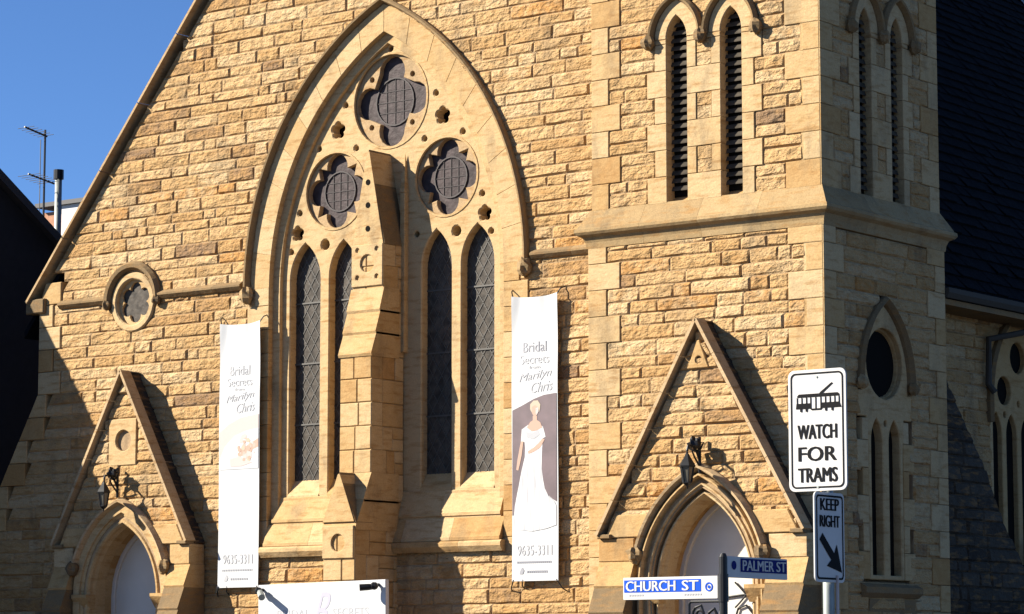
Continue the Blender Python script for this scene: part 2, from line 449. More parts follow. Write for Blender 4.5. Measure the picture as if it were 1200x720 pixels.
# jamb stones of the great window
for s in (-1, 1):
    for k in range(13):
        z0 = 1.6+(k+4.5)*2*CH-CH; z1 = z0+2*CH
        z0 = max(z0, 3.26); z1 = min(z1, 7.5)
        if z1-z0 < .1: continue
        row = int(round((z0+.05-1.6)/CH)); wq = .30 if (((z0+z1)/2-1.6)/CH//2) % 2 else .46
        a, b = CX+s*2.31, CX+s*(2.31+wq)
        mb = MB(); block(mb, F(0), min(a, b), max(a, b), z0, z1, -.3, .02, .008); mas.add(mb, ASH, 'jamb_stone')
mas.emit(wall, 299)

# ---- great window
mw = F(0)
tr = MB()
T = -.145
outer = arch(*wa(.58)[:2], 2.8-.58, 4.76-.58, 18, 4.12)
holes = []
LAN = [(-1.835, .305), (-1.05, .285), (.79, .285), (1.575, .305)]
for lx, a in LAN: holes.append(arch(lx, 7.58, a, .70, 7, 4.2))
ROS = [(-.13, 10.22, .73), (-1.23, 8.93, .60), (.97, 8.93, .60)]
for x, z, r in ROS: holes.append(circ(x, z, r, 32))
for x, z, r in [(-1.18, 9.87, .125), (.9, 9.87, .125), (-2.0, 8.32, .11), (1.71, 8.30, .11)]: holes.append(foil(x, z, 5, r*.62, r*.48))
for x, z in [(-.13, 11.03), (-1.03, 10.25), (.77, 10.23), (.55, 9.55), (1.29, 9.58), (-1.57, 9.62), (-.81, 9.55), (1.66, 8.6), (-1.96, 8.64), (-2.13, 8.04), (1.83, 8.02), (.40, 8.1)]:
    holes.append(circ(x, z, .047, 9))
for x, z in [(-1.43, 8.1), (1.17, 8.08)]: holes.append(circ(x, z, .085, 10))
plate(tr, mw, outer, holes, -.335, T, .018, .75)
window = tr.build('great_window', ASH, church)
# recessed order
mb = MB(); o1 = arch(*wa(.46)[:2], 2.8-.46, 4.76-.46, 18, 3.7); i1 = arch(*wa(.635)[:2], 2.8-.635, 4.76-.635, 18, 3.7)
plate(mb, mw, o1+i1[::-1], (), -.32, -.078, .008, .6); mb.build('archivolt', ASH, window)
# voussoirs of the outer band
NV = 9
def ringpt(d, s, t):
    cx, zs, a, R = wa(d); h = math.sqrt(R*R-(R-a)**2); th = math.atan2(h, R-a)*t
    x = cx-a+R-R*math.cos(th); return (x if s < 0 else 2*cx-x, zs+R*math.sin(th))
for s in (-1, 1):
    for i in range(NV):
        t0, t1 = i/NV+.0001, (i+1)/NV-.0001
        oo = [ringpt(.10, s, t0+(t1-t0)*q/5) for q in range(6)]; ii = [ringpt(.49, s, t0+(t1-t0)*q/5) for q in range(6)]
        mb = MB(); plate(mb, mw, oo+ii[::-1], (), -.32, .02, .006, .45+.5*rnd.random()); mb.build('voussoir', ASH, window)
# hood mould + label stops
mb = MB(); path = arch(*wa(0), 22)
sweep(mb, mw, path, [(0, -.03), (0, .09), (-.025, .125), (-.055, .12), (-.075, .06), (-.09, .02)], .6); mb.build('hood_mould', TRIM, window)
for s in (-1, 1):
    mb = MB(); lump(mb, F(0)(CX+s*2.74, 7.40, .07), .115, s+2, .4, (1, .9, 1.25)); mb.build('label_stop', TRIM, window)
# glazing
leads = {}
def pane_in(outline, d, name, m, parent, lattice=True, grid=(.17, .26)):
    mb = MB(); plate(mb, mw, outline, (), d, d); o = mb.build(name, m, parent)
    if lattice:
        xs = [p[0] for p in outline]; zs = [p[1] for p in outline]
        def inside(x, z):
            c = False; n = len(outline)
            for i in range(n):
                (xa, za), (xb, zb) = outline[i], outline[i-1]
                if (za > z) != (zb > z) and x < (xb-xa)*(z-za)/(zb-za)+xa: c = not c
            return c
        ml = MB(); cx_ = (min(xs)+max(xs))/2
        for sg in (-1, 1):
            k = -30
            while k < 30:
                z0 = min(zs)+k*grid[1]
                prev = None; n = 0
                seg = []
                for q in range(41):
                    x = min(xs)+(max(xs)-min(xs))*q/40; z = z0+sg*(x-cx_)*grid[1]/grid[0]
                    if inside(x, z): seg.append((x, z))
                if len(seg) > 1:
                    sweep(ml, mw, [seg[0], seg[-1]], [(-.006, d), (-.006, d+.008), (.006, d+.008), (.006, d)])
                k += 1
        for zz in [min(zs)+.95*i for i in range(1, 4)]:
            sweep(ml, mw, [(min(xs), zz), (max(xs), zz)], [(-.012, d), (-.012, d+.02), (.012, d+.02), (.012, d)])
        ml.build('lead_lattice', CAME, o, kind='stuff') if False else ml.build('lead_lattice', CAME, parent, kind='stuff')
    return o
for lx, a in LAN:
    pane_in(arch(lx, 7.58, a+.04, .74, 7, 4.38), -.29, 'leaded_light', GLASS, window)
# near-black sheet behind the rosettes, painting the shade inside the piercings
mb = MB(); plate(mb, mw, arch(*wa(.6)[:2], 2.8-.6, 4.76-.6, 14, 7.9), (), -.35, -.35); mb.build('recess_shade_sheet', DARK, window)
for i, (x, z, r) in enumerate(ROS):
    mb = MB(); hs = []
    ph = math.pi/2
    if i == 0:
        hs.append(foil(x, z, 4, .455, .25, ph, 11, .43))
        hs += [circ(x+.57*math.cos(a), z+.53*math.sin(a), .045, 8) for a in [math.pi/4+math.pi/2*q for q in range(4)]]
    else:
        hs.append(foil(x, z, 4, .375, .205, ph, 11, .40, .545))
    plate(mb, mw, circ(x, z, r+.02, 32), hs, -.28, -.19, .008, .25)
    rp = mb.build('foiled_roundel', COPE, window)
    mb = MB(); plate(mb, mw, circ(x, z, r-.02, 28), (), -.275, -.275); mb.build('coloured_glass', ROSEGL, window)
    mb = MB(); rc = .37 if i == 0 else .31
    sweep(mb, mw, circ(x, z, rc, 24), [(-.010, -.28), (-.010, -.255), (.010, -.255), (.010, -.28)], closed=True)
    for q in (-1, 0, 1):
        h = math.sqrt(rc*rc-(q*rc*.45)**2)
        sweep(mb, mw, [(x+q*rc*.45, z-h), (x+q*rc*.45, z+h)], [(-.004, -.28), (-.004, -.265), (.004, -.265), (.004, -.28)])
        sweep(mb, mw, [(x-h, z+q*rc*.45), (x+h, z+q*rc*.45)], [(-.004, -.28), (-.004, -.267), (.004, -.267), (.004, -.28)])
    mb.build('glazing_bars', BARM, window)
    mb = MB(); sweep(mb, mw, circ(x, z, r+.012, 36)[::-1], [(-.03, T-.02), (-.02, T+.012), (.012, T+.012), (.03, T-.05)], .6, closed=True); mb.build('roundel_rim', ASH, window)
# stepped sills
def slope(mb, M, u0, u1, prof, tint=None):
    tint = rnd.random() if tint is None else tint
    k = len(prof); vs = [M(u0, z, d) for d, z in prof]+[M(u1, z, d) for d, z in prof]
    mb.add(vs, [(i, i+k, i+k+1, i+1) for i in range(k-1)]+[tuple(range(k))[::-1] if False else tuple(range(k)), tuple(range(k, 2*k))[::-1]], tint)
for lx, a in LAN:
    mb = MB(); slope(mb, mw, lx-a-.01, lx+a+.01, [(-.345, 4.1), (-.345, 4.50), (-.285, 4.46), (-.13, 4.22), (-.13, 4.1)][::-1]); mb.build('lancet_sill', ASH, window)
def seg_sill(name, prof, u0, u1, n, m=None):
    for i in range(n):
        a, b = u0+(u1-u0)*i/n, u0+(u1-u0)*(i+1)/n
        mb = MB(); slope(mb, mw, a+.002, b-.002, prof[::-1], .15+.7*rnd.random()); mb.build(name, m or ASH, window)
seg_sill('sloping_sill', [(-.32, 3.7), (-.32, 4.21), (-.125, 4.20), (-.115, 4.19), (-.115, 4.15), (-.015, 3.87), (.0, 3.855), (.0, 3.81), (-.02, 3.80), (-.02, 3.7)], CX-2.24, CX+2.24, 4)
seg_sill('sloping_sill', [(-.3, 3.3), (-.3, 3.79), (-.01, 3.775), (0, 3.745), (.095, 3.50), (.11, 3.485), (.11, 3.44), (.09, 3.43), (.09, 3.3)], CX-2.31, CX+2.31, 5)
seg_sill('sill_moulding', [(-.2, 3.26), (-.2, 3.43), (.12, 3.43), (.155, 3.40), (.155, 3.35), (.10, 3.27)], CX-2.36, CX+2.36, 6)

# ---- central buttress
B0, B1 = CX-.315, CX+.31
core = MB(); boxw(core, (B0+.03, -.52, 0), (B1-.03, .1, 6.1)); boxw(core, (B0+.03, -.26, 6.1), (B1-.03, .1, 7.9)); boxw(core, (B0+.03, -.88, 0), (B1-.03, 0, 3.6))
but = core.build('buttress', MORTAR, church)
M = F(0); bmas = Masonry()
def courses_b(z0, z1, dfront, n, yb=-.13):
    h = (z1-z0)/n
    for k in range(n):
        a, b = z0+k*h, z0+(k+1)*h
        t = rnd.uniform(.3, .8)
        mid = CX+rnd.uniform(-.06, .06)
        fr = .28+rnd.uniform(-.05, .09)
        for u0, u1 in ((B0, mid), (mid, B1)):
            mb = MB(); block(mb, M, u0, u1, a, b, dfront-fr, dfront+rnd.uniform(-.006, .008), .014, t+rnd.uniform(-.25, .25)); bmas.add(mb, ASH, 'block')
        # side blocks
        dcur = dfront-fr; side = []
        while dcur > yb+.06:
            wd = rnd.uniform(.2, .4)
            nx = dcur-wd
            if nx < yb+.14: nx = yb
            if rnd.random() < .4: zz = [(a, (a+b)/2), ((a+b)/2, b)]
            else: zz = [(a, b)]
            for p0, p1 in zz:
                mb = MB(); SX = S(B1)
                block(mb, SX, -dcur, -nx, p0, p1, -.2, rnd.uniform(-.008, .004), .014, rnd.random())
                bmas.add(mb, ASH, 'block')
            dcur = nx
courses_b(4.45, 6.22, .63, 5); courses_b(7.24, 7.95, .36, 2); courses_b(1.7, 3.62, .98, 5)
# side behind the slopes
for (a, b, d0, d1) in ((3.62, 4.04, .98, .80), (4.04, 4.45, .80, .63), (6.22, 6.56, .63, .53), (6.56, 6.90, .53, .44), (6.90, 7.24, .44, .36)):
    cut = rnd.uniform(.12, .3)
    for q in ((0, 1)):
        mb = MB()
        if q: pts = [(.13, a), (.13, b), (-cut+.003, b), (-cut+.003, a)]
        else: pts = [(-cut, a), (-cut, b), (-d1, b), (-d0, a)]
        pts = [(y, z+(.004 if z == a else -.004)) for y, z in pts]
        plate(mb, S(B1), pts, (), -.6, 0, .01); bmas.add(mb, ASH, 'block')
bmas.emit(but, 200)
def weather(z0, d0, z1, d1, lip=.03):
    mb = MB(); slope(mb, M, B0-.012, B1+.012, [(0., z0-.02), (d0+lip-.015, z0-.02), (d0+lip, z0+.02), (d0+lip-.01, z0+.05), (d1+.004, z1), (0., z1)], rnd.uniform(.15, .6)); mb.build('weathering', ASH, but)
weather(6.22, .63, 6.57, .53); weather(6.56, .53, 6.91, .44); weather(6.90, .44, 7.26, .36)
weather(3.62, .98, 4.05, .80, .01); weather(4.04, .80, 4.46, .63, .01)
def gablet(z0, z1, df, db, tint, roof=.03, hole=None):
    # triangular front and steep little roof running back to the wall
    f = MB(); plate(f, M, [(B0+.01, z0), (B1-.01, z0), (CX+.02, z1), (CX-.02, z1)], [hole] if hole else (), db, df, .0, tint, False); g_ = f.build('gablet', ASH, but)
    r_ = MB()
    for s in (-1, 1):
        a = Vector((CX+s*.325, z0-.01)); b = Vector((CX, z1+.035))
        n = Vector((b.y-a.y, -(b.x-a.x)))*(1 if s > 0 else -1); n.normalize(); t = n*.03
        vs = [M(a.x, a.y, df-.015), M(b.x, b.y, df-.015), M(b.x, b.y, db), M(a.x, a.y, db)]+[M(a.x-t.x, a.y-t.y, df-.015), M(b.x-t.x*.3, b.y-.06, df-.015), M(b.x, b.y-.06, db), M(a.x-t.x, a.y-t.y, db)]
        r_.add(vs, [(0, 1, 2, 3), (0, 4, 5, 1), (4, 7, 6, 5), (0, 3, 7, 4)], .2)
    r_.build('gablet_roof', TRIM, g_) if False else r_.build('gablet_roof', TRIM, but)
gablet(7.93, 9.35, .37, -.15, .6)
gablet(3.72, 4.42, 1.0, .60, .45)
# pierced block, dots and niche
mb = MB(); hs = [circ(CX, 7.64, .135, 18)]+[circ(CX+sx*.19, 7.64+sz, .038, 8) for sx in (-1, 1) for sz in (-.21, .21)]
plate(mb, M, [(B0+.005, 7.29), (B1-.005, 7.29), (B1-.005, 7.93), (B0+.005, 7.93)], hs, .30, .385, .01, .75); mb.build('pierced_block', ASH, but)
mb = MB()
for z in (8.88, 8.53, 8.17):
    plate(mb, M, circ(CX, z, .047, 9), (), .30, .374, 0)
mb.build('hole_shade_discs', DARK, but)  # flat near-black discs paint the shade of drilled holes
mb = MB(); plate(mb, M, [(B0+.01, 3.18), (B1-.01, 3.18), (B1-.01, 3.66), (B0+.01, 3.66)], [circ(CX, 3.41, .13, 18)], .86, 1.015, .01, .6); mb.build('roundel_block', ASH, but)
mb = MB(); lump(mb, M(CX+.0, 3.41, .88), .075, 5, .5); mb.build('carved_rosette', ASH, but)
for s in (-1, 1):   # slender shafts with spires flanking the buttress head
    u = CX+s*.325; mb = MB()
    block(mb, M, u-.05, u+.05, 6.3, 8.75, -.2, -.05, .01, .5)
    a = [M(u-.05, 8.75, -.2), M(u+.05, 8.75, -.2), M(u+.05, 8.75, -.04), M(u-.05, 8.75, -.04), M(u, 9.36, -.12)]
    mb.add(a, [(0, 1, 4), (1, 2, 4), (2, 3, 4), (3, 0, 4), (3, 2, 1, 0)], .5); mb.build('pinnacle', ASH, but)

# ---- small round window
mb = MB(); plate(mb, M, circ(-5.41, 7.49, .49, 36), [circ(-5.41, 7.49, .375, 32)], -.25, .045, .02, .8)
rw = mb.build('round_window', ASH, church)
mb = MB(); plate(mb, M, circ(-5.41, 7.49, .385, 32), [foil(-5.41, 7.49, 6, .215, .118, dmin=.21)], -.09, -.035, .008, .7); mb.build('six_foil_tracery', ASH, rw)
mb = MB(); plate(mb, M, circ(-5.41, 7.49, .38, 24), (), -.075, -.075); mb.build('leaded_light', GLASS, rw)
hp = [(-5.41-.56*math.cos(math.pi*i/18), 7.52+.56*math.sin(math.pi*i/18)) for i in range(19)]
mb = MB(); sweep(mb, M, hp, [(.075, -.03), (.075, .06), (.03, .12), (-.03, .11), (-.07, .04), (-.07, -.03)], .4); mb.build('hood_mould', TRIM, rw)
for s in (-1, 1):
    mb = MB(); lump(mb, M(-5.41+s*.56, 7.48, .06), .085, s+7, .3); mb.build('label_stop', TRIM, rw)
def string(u0, u1, M, z, parent, name='string_course', n=2, m=None):
    for i in range(n):
        a, b = u0+(u1-u0)*i/n, u0+(u1-u0)*(i+1)/n
        mb = MB(); slope(mb, M, a+.001, b-.001, [(-.02, z-.07), (.05, z-.05), (.10, z), (.10, z+.03), (.02, z+.085), (-.02, z+.085)], rnd.uniform(.2, .7)); mb.build(name, m or TRIM, parent)
string(-7.1, -5.98, M, 7.55, church); string(-4.84, -3.0, M, 7.55, church, n=3); string(2.72, 4.2, M, 7.55, church, n=2)

# ---- gable copings
for s in (-1, 1):
    x0, z0 = CX+s*(-7.74+.13+.14), 7.68
    n = 9
    for i in range(n):
        def P_(t): return Vector(((-7.8+7.67*t) if s > 0 else (-.26+7.8-7.67*t), 7.62+(16.97-7.62)*t))
        a, b = P_(i/n+.0008), P_((i+1)/n-.0008)
        mb = MB(); pr = [(.005, -.35), (.005, .14), (.045, .14), (.045, -.35)]
        pp = [a, b] if s > 0 else [b, a]
        sweep(mb, M, pp, pr, rnd.uniform(.1, .5)); mb.build('gable_coping', COPE, church)
mb = MB(); block(mb, M, -7.86, -7.42, 7.45, 7.70, -.3, .10, .02, .3); mb.build('kneeler', TRIM, church)

# ---- porches
def porch(P, M, d0, parent, hoodout, zsp, aop, rop, doord, sd, plain):
    """gabled doorway: front face at d=0 of M, wall behind at d0"""
    cx, hw, apex, leg = P['cx'], P['hw'], P['apex'], P['leg']
    dl = hoodout[0]-aop
    def spans(z, row):
        h = hw-.09 if z < leg else (apex-.09-z)*hw/(apex-leg)
        if h < .04: return []
        sp = [(cx-h, cx+h)]
        w_ = arch_w(z, cx, zsp, hoodout[0]-.06, hoodout[1]-.06)
        if w_: sp = sub(sp, cx-w_, cx+w_)
        if sd == 5 and 4.8 < z < 5.55: sp = sub(sp, cx-.31, cx+.31)
        return sp
    bk = MB(); m2 = Masonry()
    z0 = leg-.30 if plain else leg-.02
    courses(m2, bk, M, leg-.04, apex-.1, spans, (.3, .75), proud=.03, thick=.3, sd=sd)
    # solid body: gable ring round the arch, run back into the wall
    op = arch(cx, zsp, aop+.10, rop+.10, 12, .1)
    body = [(cx-hw+.1, .1)]+[(cx-hw+.1, leg), (cx, apex-.1), (cx+hw-.1, leg), (cx+hw-.1, .1)]
    plate(bk, M, body+[op[-1]]+op[::-1][1:], (), doord-.15, -.03, 0, .4)
    core = bk.build('entrance_porch', MORTAR, parent)
    m2.emit(core, 150)
    # ashlar piers below the gable with weathered set-offs
    for s in (-1, 1):
        e0 = cx+s*(hoodout[0]-.06); e1 = cx+s*(hw+.02)
        u0, u1 = min(e0, e1), max(e0, e1)
        mb = MB(); block(mb, M, u0, u1, leg-.36, leg-.04, -.3, .03, .012); mb.build('pier_block', ASH, core)
        zz = leg-.36; dd = .03
        for q in range(3):
            mb = MB(); o_ = q*.0
            slope(mb, M, u0+.02, u1+(.012 if s > 0 else 0), [(-.3, zz-.36), (dd+.13, zz-.36), (dd+.145, zz-.33), (dd+.13, zz-.30), (dd+.0, zz), (-.3, zz)], rnd.uniform(.05, .45))
            mb.build('pier_weathering', TRIM if q else ASH, core)
            zz -= .36; dd += .13
        mb = MB(); block(mb, M, u0+.02, u1+.01, .1, zz, -.3, dd, .012, .5); mb.build('pier_block', ASH, core)
        e2 = cx+s*(hoodout[0]-.03)
        # ashlar springer above the pier, beside the hood
        mb = MB(); x_in = cx+s*(arch_w(leg+.15, cx, zsp, *hoodout) or 0); x_out = cx+s*(hw-.1)
        xo2 = cx+s*(hw-.1-.30*hw/(apex-leg))
        plate(mb, M, [(x_in, leg-.03), (x_out, leg-.03), (xo2, leg+.28), (x_in-s*.12, leg+.28)], (), -.1, .045, .012, .4); mb.build('springer', ASH, core)
    # arch orders
    n_ord = 2 if plain else 3
    hi = hoodout[0]-.09
    stepw = (hi-aop)/n_ord; dd = .035
    for q in range(n_ord):
        ao = hi-stepw*q; ai = ao-stepw
        d = dd-.07*q
        pth = arch(cx, zsp, ao, hoodout[1]-(hoodout[0]-ao), 14, 1.7)
        w_ = stepw
        if plain and q == 0: pr = [(0, -.2), (0, .04), (-w_*.8, .03), (-w_*.85, 0.0), (-w_-.02, -.02), (-w_-.02, -.25)]
        else: pr = [(0, d-.3), (0, d-.075), (-w_*.2, d-.08), (-w_*.32, d-.05), (-w_*.36, d+.0), (-w_*.5, d+.035), (-w_*.7, d+.035), (-w_*.86, d+.0), (-w_*.9, d-.05), (-w_-.01, d-.10), (-w_-.02, d-.3)]
        mb = MB(); sweep(mb, M, pth, pr, rnd.uniform(.5, .95)); mb.build('archivolt', ASH, core)
    # inner reveal in blocks
    rv = arch(cx, zsp, aop, rop, 6, 1.7); rv_o = arch(cx, zsp, aop+.12, rop+.12, 6, 1.7)
    for i in range(len(rv)-1):
        mb = MB(); vs = [M(*rv[i], -.2), M(*rv[i+1], -.2), M(*rv[i+1], doord-.05), M(*rv[i], doord-.05), M(*rv_o[i], -.2), M(*rv_o[i+1], -.2), M(*rv_o[i+1], doord-.05), M(*rv_o[i], doord-.05)]
        mb.add(vs, [(0, 1, 2, 3), (4, 7, 6, 5), (0, 4, 5, 1)], rnd.uniform(.0, .6)); mb.build('reveal_stone', ASH, core)
    pth = arch(cx, zsp, hoodout[0], hoodout[1], 16, None)
    # hood stops at the label stops, a little above the springing
    zl = zsp+.48; pth = [p for p in pth if p[1] > zl-.03]
    mb = MB(); sweep(mb, M, pth, [(0, -.03), (0, .06), (-.035, .13), (-.07, .12), (-.1, .05), (-.1, -.03)], .6); mb.build('hood_mould', COPE, core)
    for s in (-1, 1):
        xx = cx+s*(arch_w(zl, cx, zsp, *hoodout)-.05)
        mb = MB(); lump(mb, M(xx, zl-.03, .09), .115, s+sd, .4, (1, .8, 1.0)); mb.build('label_stop', TRIM, core)
        mb = MB(); xx = cx+s*(aop+.16)
        slope(mb, M, xx-.17, xx+.17, [(-.3, zsp-.2), (-.05, zsp-.2), (.06, zsp-.05), (.08, zsp-.02), (.08, zsp+.03), (-.3, zsp+.03)], .3); mb.build('capital', ASH, core)
    # door
    dp = arch(cx, zsp, aop+.02, rop+.02, 14, .13)
    mb = MB(); plate(mb, M, dp, (), doord-.06, doord, 0, .5); door = mb.build('door_panel', DOORW, core)
    fr = MB(); di = arch(cx, zsp, aop-.07, rop-.07, 14, .13)
    plate(fr, M, dp+di[::-1], (), doord, doord+.05, .01, .5); fr.build('door_frame', DOORW, core)
    # gable copings and roof slopes
    sl_ = (apex-leg)/hw
    for s in (-1, 1):
        n = 6
        for i in range(n):
            q0, q1 = i/n+.001, (i+1)/n-.001
            a = Vector((cx+s*hw*(1-q0), leg+(apex-leg)*q0)); b = Vector((cx+s*hw*(1-q1), leg+(apex-leg)*q1))
            if i == n-1: b = Vector((cx, apex))
            pp = [a, b] if s < 0 else [b, a]
            mb = MB(); sweep(mb, M, pp, [(-.018, -.1), (-.018, .12), (.028, .12), (.028, -.1)], rnd.uniform(.5, .9)); mb.build('coping_stone', COPE, core)
        a = Vector((cx+s*(hw+.012), leg-.02)); b = Vector((cx, apex+.012))
        mb = MB(); pp = [a, b] if s < 0 else [b, a]
        sweep(mb, M, pp, [(-.05, -.09), (-.001, -.09), (-.001, d0-.02), (-.05, d0-.02)], .3); mb.build('porch_roof', SOOT_SHADE, core)  # roof slope coloured near-black to stand for its shade
        mb = MB(); u = cx+s*hw
        block(mb, M, min(u, u-s*.22), max(u, u-s*.22), leg-.045, leg+.02, -.2, .095, .01, .35); mb.build('kneeler', TRIM, core)
    return core, door

ML = F(PL['Y'])
corL, doorL = porch(PL, ML, -.34, church, (1.14, 1.65), 2.72, .72, 1.23, -.55, 5, True)
mb = MB(); plate(mb, ML, [(-5.26-.31, 4.80), (-5.26+.31, 4.80), (-5.26+.31, 5.55), (-5.26-.31, 5.55)], [circ(-5.26+.02, 5.2, .17, 20)], -.1, .03, .012, .65); mb.build('roundel_block', ASH, corL)
mb = MB(); plate(mb, ML, circ(-5.24, 5.2, .18, 18), (), -.1, -.09, 0, .6); mb.build('niche_back', ASH, corL)

# ---- nave (long side, roof, gutter)
NX = 7.5; MN = S(NX)
WN = (6.0, 5.55, 1.14, 1.45)
def nave_spans(z, row):
    sp = [(2.0, 11.0)]
    w_ = arch_w(z, *WN) if z > 2.2 else None
    if w_: sp = sub(sp, 6.0-w_+.08, 6.0+w_-.08)
    return sp
mas = Masonry(); bk = MB(); courses(mas, bk, MN, 1.6, 6.85, nave_spans, sd=11)
boxw(bk, (7.1, 11, 0), (7.5, 30, 6.85)); boxw(bk, (7.1, 2, 0), (7.49, 11, 1.6))
nw = bk.build('nave_wall', MORTAR, church); mas.emit(nw, 120)
mb = MB(); boxw(mb, (-7.6, .4, 0), (-7.2, 30, 7.4)); boxw(mb, (-7.6, 29.6, 0), (7.5, 30, 7)); mb.build('far_walls', MORTAR, church)
mb = MB()  # roof planes
RS = 1.205
for s in (-1, 1):
    e = CX+s*7.95; rz = 6.86 if s > 0 else 7.2
    top = (CX, 16.75)
    mb.add([(e, .1, rz), (e, 30.2, rz), (CX, 30.2, 16.75), (CX, .1, 16.75), (e, .1, rz-.12), (e, 30.2, rz-.12), (CX, 30.2, 16.6), (CX, .1, 16.6)],
           [(0, 1, 2, 3), (7, 6, 5, 4), (0, 4, 5, 1), (0, 3, 7, 4), (1, 5, 6, 2)])
roof = mb.build('roof', SLATE, church)
mb = MB(); e = CX+7.95; rsl = (16.75-6.86)/7.95; ln = math.sqrt(1+rsl*rsl)
rr = random.Random(4)
dirv = Vector((-1/ln, 0, rsl/ln)); nrm = Vector((rsl/ln, 0, 1/ln))
for i in range(44):
    y = 2.2+(.16 if i % 2 else 0)
    while y < 20:
        a = Vector((e, y+.006, 6.86))+dirv*(i*.27); wd = .32
        l0 = nrm*(.028+rr.uniform(0, .03)); l1 = nrm*.006
        p0, p1 = a, a+dirv*.33
        vs = [p0+l0, p0+l0+Vector((0, wd-.012, 0)), p1+l1+Vector((0, wd-.012, 0)), p1+l1, p0, p0+Vector((0, wd-.012, 0))]
        mb.add(vs, [(0, 1, 2, 3), (4, 5, 1, 0)]); y += wd
mb.build('slates', SLATE, roof, kind='stuff')
mb = MB()
A = Vector((1.23, 17.7, 14.95)); Bq = Vector((1.75, 17.6, 14.3))
for A, Bq in (((.7, 18.15, 15.6), (1.6, 18.05, 14.5)),):
    A = Vector(A); Bq = Vector(Bq)
    # lead flashing laid on the slope
    def onroof(y, k): return Vector((e, y, 6.86))+dirv*k+nrm*.06
    p = [onroof(17.93, 12.0), onroof(18.12, 12.0), onroof(18.12, 8.3), onroof(17.93, 8.3)]
    mb.add(p+[q-nrm*.05 for q in p], [(0, 1, 2, 3), (3, 2, 1, 0), (0, 4, 5, 1), (2, 6, 7, 3)])
mb.build('lead_flashing', LEAD, roof)
mb = MB(); pr = [(8.02, 6.80), (8.02, 6.92), (8.14, 6.93), (8.145, 6.86), (8.10, 6.79)]
mb.add([(a, 2.58, b) for a, b in pr]+[(a, 30, b) for a, b in pr], [(i, (i+1) % 5, (i+1) % 5+5, i+5) for i in range(5)]+[(4, 3, 2, 1, 0), (5, 6, 7, 8, 9)]); mb.build('gutter', ZINC, church)
mb = MB(); boxw(mb, (7.5, 2.58, 6.70), (8.05, 30, 6.78)); mb.build('eaves_soffit', TRIM, church)
mb = MB(); tube(mb, [(8.05, 5.60, 6.85), (8.05, 5.60, 6.62), (7.6, 4.75, 6.42), (7.6, 4.72, 5.75), (7.68, 4.76, 5.62)], .05, 8); mb.build('downpipe', ZINC, church)
# nave side window
mb = MB(); hs = [circ(6, 6.25, .24, 20), circ(5.55, 5.72, .22, 20), circ(6.45, 5.72, .22, 20)]+[arch(u, 5.05, .17, .4, 6, 2.6) for u in (5.28, 5.76, 6.24, 6.72)]
hs += [circ(5.25, 5.98, .04, 8), circ(5.55, 5.36, .05, 8), circ(6.45, 5.36, .05, 8), circ(6., 5.55, .05, 8)]
plate(mb, MN, arch(6, 5.55, 1.06, 1.37, 14, 2.4), hs, -.3, -.08, .012, .4); sw = mb.build('side_window', ASH, church)
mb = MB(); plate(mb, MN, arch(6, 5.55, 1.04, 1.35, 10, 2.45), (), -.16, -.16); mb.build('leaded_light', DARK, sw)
mb = MB(); sweep(mb, MN, arch(6, 5.55, 1.18, 1.49, 14, 5.2), [(0, -.03), (0, .07), (-.05, .11), (-.1, .04), (-.12, -.1)], .3); mb.build('hood_mould', TRIM, sw)
mb = MB(); a_ = arch(6, 5.55, 1.10, 1.41, 14, 2.4); b_ = arch(6, 5.55, 1.0, 1.31, 14, 2.4); plate(mb, MN, a_+b_[::-1], (), -.2, .01, .01, .6); mb.build('archivolt', ASH, sw)

# ============================================================ TOWER
TW = thing('church_tower', 'square sandstone bell tower with paired louvred lancets and a gabled doorway', 'tower', (6.15, .95, .13))
X0, X1, Y0, Y1 = 4.22, 8.07, -.70, 2.57
MF, MS = F(Y0), S(X1); MFu, MSu = F(Y0+.04), S(X1-.04)
tm = Masonry(); tb = MB()
def tf_lower(z, row):
    k = (row//2) % 2
    sp = [(X0+(.32 if k else .55), X1-(.55 if k else .27))]
    if z < PR['apex']-.2:
        h = min(PR['hw']-.12, (PR['apex']-.2-z)*PR['hw']/(PR['apex']-PR['leg'])); sp = sub(sp, PR['cx']-h, PR['cx']+h)
    return sp
TZ = 1.6+31*CH   # 7.397
courses(tm, tb, MF, 1.6, TZ+.05, tf_lower, sd=21)
BW = [(5.72, 6.62)]
def tf_upper(z, row):
    k = (row//2) % 2
    sp = [(X0+.04+(.50 if k else .3), X1-.04-(.27 if k else .55))]
    if z < 10.3: sp = sub(sp, 5.55-(.20 if k else .33), 6.79+(.33 if k else .20))
    else:
        for c in (5.72, 6.62):
            w_ = arch_w(z, c, 10.28, .46, .62)
            if w_: sp = sub(sp, c-w_, c+w_)
    return sp
UZ = 7.97
courses(tm, tb, MFu, UZ, 13.5, tf_upper, sd=23)
def ts_lower(z, row):
    k = (row//2) % 2
    sp = [(Y0+(.3 if k else .5), Y1-(.5 if k else .28))]
    for c, zs, a, R, zt in ((.84, 5.45, .70, 1.30, 5.0),):
        w_ = arch_w(z, c, zs, a, R) if z > 5.0 else None
        if z <= 5.0 and z > 2.72: w_ = .62 if k else .75
        if w_: sp = sub(sp, c-w_, c+w_)
    return sp
courses(tm, tb, MS, 1.6, TZ+.05, ts_lower, sd=25)
SB = (.50, 1.36)
def ts_upper(z, row):
    k = (row//2) % 2
    sp = [(Y0+.04+(.3 if k else .5), Y1-.04-(.5 if k else .28))]
    if z < 10.3: sp = sub(sp, SB[0]-.16-(.16 if k else .28), SB[1]+.16+(.28 if k else .16))
    else:
        for c in SB:
            w_ = arch_w(z, c, 10.28, .42, .60)
            if w_: sp = sub(sp, c-w_, c+w_)
    return sp
courses(tm, tb, MSu, UZ, 13.5, ts_upper, sd=27)
